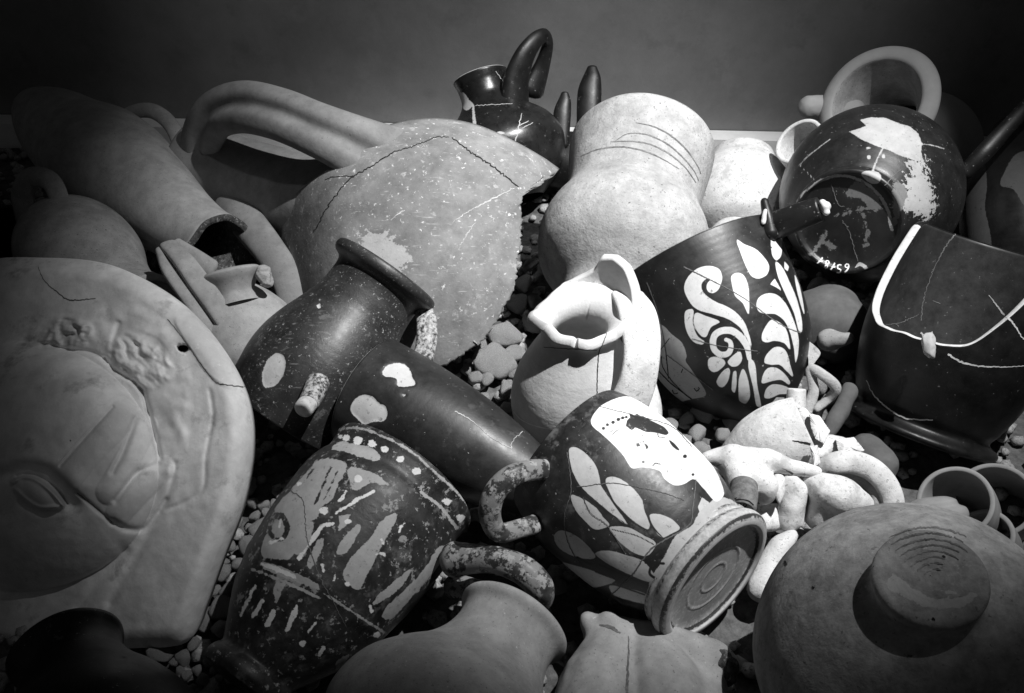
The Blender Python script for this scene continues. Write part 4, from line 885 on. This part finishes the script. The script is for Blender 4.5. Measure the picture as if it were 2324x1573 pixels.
# ------------------------------------------------------------------ painted jug with a woman's head
def lady_jug():
    A, B = U(1590, 1290, .855), U(1292, 1022, .928)
    FA, FB = U(1628, 1318, .838), U(1560, 1262, .862)
    t = thing('painted_jug', 'painted jug lying with its banded foot towards us, pale woman head and leaves on black', 'jug', Z(1500, 1400, 0))
    b = lathe('body', A, B, [(0.0, 148), (.03, 150), (.10, 163), (.22, 181), (.38, 193), (.55, 199), (.72, 201), (.88, 193), (1.0, 179), (1.01, 177)], M['lady'], t, th=.006, seed=30, seg=280, n=180, wob=.003, open_a=False)
    face = [(600,210),(650,145),(760,100),(850,120),(1000,230),(1200,440),(1260,580),(1220,622),(1160,560),(1110,510),(1060,535),(1010,540),(960,505),(945,475),(905,458),(850,452),(800,455),(760,395),(710,340),(650,285),(605,245)]
    leaves = [[(490,360),(530,355),(590,400),(625,450),(640,500),(650,545),(700,620),(780,735),(740,715),(650,640),(570,570),(530,520),(500,450)],
        [(672,510),(720,500),(790,540),(850,610),(865,670),(890,730),(880,760),(800,710),(730,640),(690,590)], [(890,690),(940,685),(1000,710),(1040,755),(1000,780),(955,800),(920,770)],
        [(500,590),(560,610),(620,650),(660,700),(690,740),(620,760),(570,720),(520,660)], [(690,750),(780,750),(860,790),(920,830),(880,890),(820,880),(760,840),(720,800)],
        [(415,790),(450,765),(520,790),(590,850),(620,900),(560,905),(480,880),(430,840)], [(620,880),(680,865),(780,890),(860,920),(920,1000),(880,1020),(780,980),(680,930)],
        [(440,925),(520,940),(620,970),(720,1010),(660,1040),(580,1045),(480,990)], [(690,1040),(760,1050),(870,1080),(880,1130),(780,1110),(710,1085)], [(1150,600),(1190,630),(1140,680),(1130,650)]]
    band = [(1240,600),(1340,650),(1330,760),(1200,800),(1080,950),(1010,1150),(1000,1280),(930,1220),(880,1190),(870,1100),(900,1000),(960,900),(1020,790),(1100,740),(1140,670)]
    hair = [[(775,225),(800,200),(850,195),(900,220),(960,250),(985,280),(970,292),(920,280),(870,275),(820,255),(790,255)], [(788,182),(812,192),(828,186),(850,200),(872,208),(860,222),(820,218),(796,206)], [(985,315),(1010,330),(1040,366),(1030,368),(1000,345)], [(855,325),(875,338),(885,352),(872,362),(868,345)], [(818,338),(838,334),(846,346),(828,350)]]
    dk = [('smooth', tW(c)) for c in hair] + [('dot', (*tW([(x, y)])[0], r*.4567, r*.4)) for x, y, r in ((660,258,9),(680,240,9),(708,228,10),(734,214,10),(756,206,9),(774,202,8),(1065,397,11),(1105,488,8),(858,425,8),(985,822,14),(948,872,15))]
    dk += [('line', tW(p), w) for p, w in (([(905, 445), (918, 432), (942, 436)], 3.5), ([(695, 295), (730, 268), (768, 248)], 2.0), ([(680, 285), (715, 262)], 1.6), ([(835, 298), (858, 294)], 2.2), ([(820, 335), (862, 322)], 2.2), ([(780,225),(776,245),(800,262),(812,255)], 3.5), ([(930,285),(935,300),(965,305)], 2.5), ([(545,570),(660,660),(780,738)], (3, 5, 2)), ([(670,540),(720,640),(800,720),(880,768)], (4, 5, 3)), ([(870,660),(900,740),(958,805)], (4, 5, 2)), ([(530,898),(600,935)], 5), ([(620,970),(730,1012)], 4), ([(640,935),(760,985),(880,1035)], 4), ([(750,1045),(865,1085)], 4), ([(700,760),(820,790),(910,835)], 3), ([(870,925),(960,930)], 6), ([(900,930),(890,980),(920,1005)], 6))]
    paint(b, {'clay': [('smooth', tW(c)) for c in leaves], 'band': [('smooth', tW(band))], 'white': [('smooth', tW(face))], 'dark': dk})
    ribbon('crack', b, [(tW([(480, 380), (495, 480), (500, 570), (470, 680), (475, 790), (510, 880), (560, 950)]), 1.8), (tW([(530, 550), (700, 530), (800, 545), (960, 580), (1060, 615)]), 1.5), (tW([(560, 600), (600, 680), (680, 740), (770, 880)]), 1.5), (tW([(1120, 510), (1105, 640), (1085, 740), (900, 855), (800, 990), (700, 1085)]), (1.5, 3, 3.5, 2.5)), (tW([(700, 1080), (770, 1140), (850, 1190)]), 1.6), (tW([(640, 150), (800, 190), (1000, 250), (1100, 350)]), 1.2)], M['crack_grey'], t, jit=.5)
    f = lathe('foot', FB, FA, [(0, 140), (.0, 146), (.15, 150), (.22, 160), (.38, 168), (.44, 164), (.50, 163), (.58, 170), (.75, 176), (.92, 174), (1.0, 166), (1.02, 152), (.97, 146), (.90, 140), (.87, 124), (.875, 92), (.885, 86), (.868, 78), (.868, 46), (.88, 40), (.866, 32), (.866, 0)], M['foot_clay'], t, open_b=False, seed=31, seg=220, n=190, wob=.002)
    # painted rings follow the turned profile
    Wd = world(f); ax = np.array((FA-FB).normalized()); hh = (Wd-np.array(FB)) @ ax; rr = np.linalg.norm((Wd-np.array(FB))-hh[:, None]*ax, axis=1)
    L = (FA-FB).length; s = .85/FPX; tt = hh/L; rp = rr/s
    dark = np.maximum.reduce([30*(.12-np.abs(tt-.30))*(rp > 140), 30*(.06-np.abs(tt-.60))*(rp > 155), .6*(4-np.abs(rp-141)), .3*(2-np.abs(rp-86)), .25*(2-np.abs(rp-42)), 22*(.05-np.abs(tt-.93))*(rp > 160)])
    pale = np.maximum(40*(.10-np.abs(tt-.08)), .5*(9-np.abs(rp-155))*(tt > .9))
    for at, v in (('dark', dark), ('pale', pale)):
        a = f.data.attributes.new(at, 'FLOAT', 'POINT'); a.data.foreach_set('value', np.clip(v*2, -30, 30).astype(np.float32))
    K = .87/FPX
    tube('handle', [(U(1310, 1095, .91), 30*K), (U(1268, 1072, .868), 25*K), (U(1215, 1066, .838), 23*K), (U(1160, 1082, .822), 25*K), (U(1122, 1120, .82), 25*K), (U(1112, 1170, .825), 24*K), (U(1132, 1208, .835), 22*K), (U(1185, 1198, .848), 21*K), (U(1240, 1180, .875), 24*K), (U(1290, 1160, .92), 28*K)], M['worn_handle'], t, flat=.75, n=80, ribs=1, rib_amp=.1)
lady_jug()

# ------------------------------------------------------------------ heap of white figurine pieces
def figurines():
    q = lambda x, y, z, r: (Z(*tM([(x, y)])[0], z), r*.2353*1.15/FPX)
    g = 'white figurine fragments heaped at right'
    def piece(name, label, chains, m='white', cat='figurine part', **k):
        p = chains[0][0][0]; t = thing(name, label, cat, p, g); b = blob('body', chains, M[m], t, **k); return t, b
    tb = thing('white_bell_cup', 'big bright white bell shaped cup lying in the figurine heap', 'cup', Z(1740, 1040, 0), g)
    b = lathe('bell', U(1672, 1040, 1.03), U(1815, 985, 1.01), [(-.5, 0), (-.45, 16), (-.2, 32), (.0, 52), (.25, 74), (.55, 86), (.85, 88), (1.05, 84), (1.12, 82)], M['white'], tb, th=.006, seed=32)
    ribbon('crack', b, [(tM([(985, 525), (1080, 545), (1160, 560)]), (2, 6))], M['crack'], tb, jit=.3)
    piece('limb_lump', 'white knobby limb piece right of the bell cup', [[q(1090, 330, .08, 70), q(1170, 400, .08, 105), q(1240, 480, .075, 80)], [q(1270, 365, .08, 28), q(1210, 340, .08, 55)], [q(1080, 260, .08, 50), q(1100, 330, .08, 60)]], disp=.0025, dscale=60)
    piece('hip_lump', 'white rounded lump above the crescent ring', [[q(1230, 580, .075, 70), q(1330, 580, .075, 100), q(1450, 590, .065, 100)], [q(1215, 660, .075, 50), q(1270, 640, .075, 65)], [q(1400, 520, .07, 45), q(1470, 560, .065, 60)]], disp=.002, dscale=60)
    tt, bb = piece('nude_torso', 'white headless torso with an outstretched arm in front of the bell cup', [[q(420, 720, .10, 140), q(480, 860, .10, 130), q(500, 980, .095, 110)], [q(420, 700, .10, 120), q(240, 690, .10, 70), q(160, 690, .10, 55)], [q(500, 720, .10, 120), q(760, 720, .10, 100), q(960, 780, .10, 70), q(1210, 830, .095, 55)], [q(560, 860, .10, 120), q(720, 960, .09, 110), q(720, 1050, .08, 85)]])
    lathe('dowel', U(*tM([(520, 960)])[0], .915), U(*tM([(500, 1200)])[0], .888), [(0, 130*.2353), (.3, 130*.2353), (.32, 140*.2353), (.9, 130*.2353), (1.0, 110*.2353), (1.0, 0)], M['stub'], tt, open_b=False, seed=33, corners=(4,))
    d = tt.children[-1]
    ribbon('ink_mark', d, [(tM([(400, 1080), (430, 1090), (450, 1080)]), 2), (tM([(455, 1150), (470, 1135), (480, 1165)]), 2), (tM([(490, 1130), (480, 1170)]), 2), (tM([(515, 1140), (540, 1135), (545, 1155), (515, 1165), (550, 1175), (540, 1200), (515, 1195), (515, 1140)]), 2), (tM([(400, 1110), (480, 1095), (560, 1110), (610, 1150)]), 2.4)], M['ink'], tt, jit=.1)
    ribbon('crease', bb, [(tM([(885, 795), (960, 830), (1050, 885)]), (1, 4.5, 5)), (tM([(190, 790), (250, 775), (310, 755)]), (2, 3, 1))], M['crack_grey'], tt, jit=.3)  # dark strokes paint the shade under the arm and at the armpit
    piece('leg_wedge', 'small white tapering leg hanging between the torso pieces', [[q(850, 900, .09, 55), q(855, 1010, .085, 55), q(860, 1120, .08, 22)]])
    piece('draped_hip', 'white draped hip block beside the tapering leg', [[q(960, 930, .085, 90), q(1010, 1020, .075, 112), q(980, 1150, .065, 108), q(950, 1300, .05, 100)], [q(1090, 980, .07, 40), q(1075, 1150, .06, 45), q(1040, 1320, .05, 45)], [q(880, 1000, .08, 40), q(930, 1120, .07, 45)]])
    piece('round_torso', 'white rounded torso next to the crescent ring', [[q(1090, 890, .085, 45), q(1190, 920, .085, 80), q(1310, 1000, .085, 135), q(1450, 1060, .08, 160), q(1620, 1150, .065, 125)], [q(1300, 1100, .07, 135), q(1250, 1260, .05, 125)], [q(1500, 1220, .06, 140)], [q(1150, 1010, .08, 40), q(1220, 1060, .075, 60)]])
    K = .2353*.98/FPX
    tc = thing('crescent_ring', 'broad white crescent shaped ring fragment arching over the heap', 'ring fragment', Z(*tM([(1950, 1200)])[0], .03), g)
    zz = lambda x, y, z, r: (Z(*tM([(x, y)])[0], z), r*K)
    tube('ring', [zz(1280, 790, .075, 85), zz(1400, 745, .085, 105), zz(1560, 735, .085, 112), zz(1740, 800, .08, 112), zz(1870, 920, .075, 108), zz(1945, 1070, .065, 104), zz(1965, 1260, .05, 100)], M['white'], tc, flat=.6, n=70, seg=32)
    tube('inner_ledge', [zz(1400, 850, .065, 60), zz(1550, 850, .065, 62), zz(1700, 930, .062, 62), zz(1800, 1040, .06, 60), zz(1820, 1180, .05, 60)], M['pale'], tc, flat=.5, n=50)
    piece('square_stub', 'white squarish stub under the dowel of the headless torso', [[q(690, 1230, .05, 85), q(830, 1230, .05, 85)], [q(700, 1320, .05, 80), q(840, 1320, .045, 70)]])
    piece('forearm', 'long white forearm slanting down behind the foot of the painted jug', [[q(980, 1440, .045, 55), q(860, 1560, .04, 95), q(760, 1760, .03, 110), q(680, 1960, .025, 110)]])
    for lab, poly, dep in (('white curved cup sherd leaning on the knobby limb piece', [(1836, 938), (1860, 944), (1884, 978), (1870, 1008), (1850, 996), (1840, 970)], .985),
                           ('small white wedge sherd between the bell cup and the crescent ring', [(1838, 1012), (1856, 1010), (1862, 1050), (1846, 1062)], .965),
                           ('white flat sherd lying above the crescent ring', [(1896, 998), (1938, 992), (1962, 1022), (1930, 1034), (1904, 1030)], .985)):
        t = thing('white_sherd', lab, 'sherd', U(poly[0][0], poly[0][1], dep), g); slab('wall', poly, lambda x, y, d=dep: d-(y-980)*.0003, .006, M['white'], t, jag=.5, dome=.004)
    # faint dark pieces in the shade to the right
    piece('shaded_bowl', 'dim grey dome in shade behind the crescent ring', [[q(1700, 640, .05, 170), q(1800, 760, .05, 180)]], 'murk', 'bowl')
figurines()

# little cups at the right
def cups():
    g = 'little grey cups at the right'
    def cup(label, A, B, prof, m='grey', seed=0, th=.005):
        t = thing('little_cup', label, 'cup', A, g); lathe('bowl', A, B, prof, M[m], t, th=th, seed=seed); return t
    cup('little grey cup with its round dark mouth towards us, above the brown jar', U(2215, 1195, 1.02), U(2167, 1138, .955), [(0, 0), (0, 40), (.3, 66), (.7, 78), (1, 80)], seed=40)
    cup('second little grey cup leaning behind the round mouthed one', U(2300, 1190, 1.06), U(2255, 1135, .99), [(0, 0), (0, 45), (.3, 72), (.7, 82), (1, 84)], seed=41)
    cup('small grey bowl tucked under the two little cups', U(2280, 1270, .99), U(2235, 1215, .95), [(0, 0), (0, 30), (.4, 55), (1, 62)], seed=42)
    t = thing('squat_grey_jar', 'squat little grey jar lying left of the little cups', 'jar', U(2110, 1180, .93), g)
    lathe('disc', U(2125, 1190, .93), U(2112, 1130, .935), [(0, 58), (.2, 70), (.5, 68), (.65, 55), (.85, 50), (1, 30), (1.02, 0)], M['grey'], t, open_b=False, seed=43)
cups()

# ------------------------------------------------------------------ rough brown jar with knob foot
def brown_jar():
    Cc = U(2068, 1492, .745); Kn = U(2116, 1286, .635); dr = (Kn-Cc).normalized(); A = Cc-dr*.128; B = Cc+dr*.17
    t = thing('brown_jar', 'huge rough brown jar filling the bottom right corner, string-cut knob foot upwards', 'jar', Z(2068, 1700, 0))
    b = lathe('body', A, B, [(0, 0), (.012, .055), (.05, .105), (.128, .129), (.19, .112), (.225, .080), (.238, .058), (.243, .046), (.248, .0395), (.255, .0385), (.262, .0395), (.2665, .0395), (.2695, .0365), (.270, .018), (.2695, 0)], M['brown'], t, px=False, open_b=False, seed=44, seg=240, n=190, wob=.006)
    Wd = world(b); ax = np.array(dr); hh = (Wd-np.array(A)) @ ax; rr = np.linalg.norm((Wd-np.array(A))-hh[:, None]*ax, axis=1)
    # string-cut rings on the end of the knob: shallow spiral ridges
    cap = hh > .2685
    ph = np.arctan2((Wd-np.array(A)) @ np.array(RT), (Wd-np.array(A)) @ np.array(UP))
    amp = np.where(cap & (rr < .036), .0011*np.sin(rr*2*math.pi/.0040 + ph)*np.clip(1-rr/.045, .2, 1), 0)
    Wn = Wd + amp[:, None]*ax; b.data.vertices.foreach_set('co', (Wn-np.array(b['_w'])).ravel()); b.data.update()
    paint(b, {'pale': [('smooth', tV([(1030, 1010), (1100, 1060), (1200, 1110), (1300, 1130), (1420, 1120), (1500, 1060), (1480, 1045), (1400, 1075), (1300, 1075), (1200, 1050), (1120, 1000), (1060, 950)])), ('smooth', tV([(1310, 1035), (1420, 1050), (1390, 1060), (1330, 1055)]))]})  # pale paint for the knob's broken lower rim and the light on it
    arcs = []
    for k in range(2, 10):
        r = 36*k; a0, a1 = 195+4*k, 300+random.uniform(-20, 25)
        arcs.append((tV([(1300-k*6+r*math.cos(math.radians(a))*1.0, 985-k*4+r*.74*math.sin(math.radians(a))) for a in np.linspace(a0, a1, 14)]), (1.5, 4.5, 3, 4.5, 1.5)))
    ribbon('string_cut_groove', b, arcs, M['groove_brown'], t, jit=.7)  # dark arcs paint the shade between the string-cut ridges
    ribbon('chip', b, [(tV([(495, 885), (505, 895), (500, 905)]), 5), (tV([(1265, 1180), (1275, 1195)]), 6), (tV([(640, 1018), (648, 1026)]), 5), (tV([(1322, 855), (1332, 865)]), 6)], M['crack'], t)
brown_jar()

for o in bpy.data.objects:
    if '_w' in o.keys(): del o['_w']
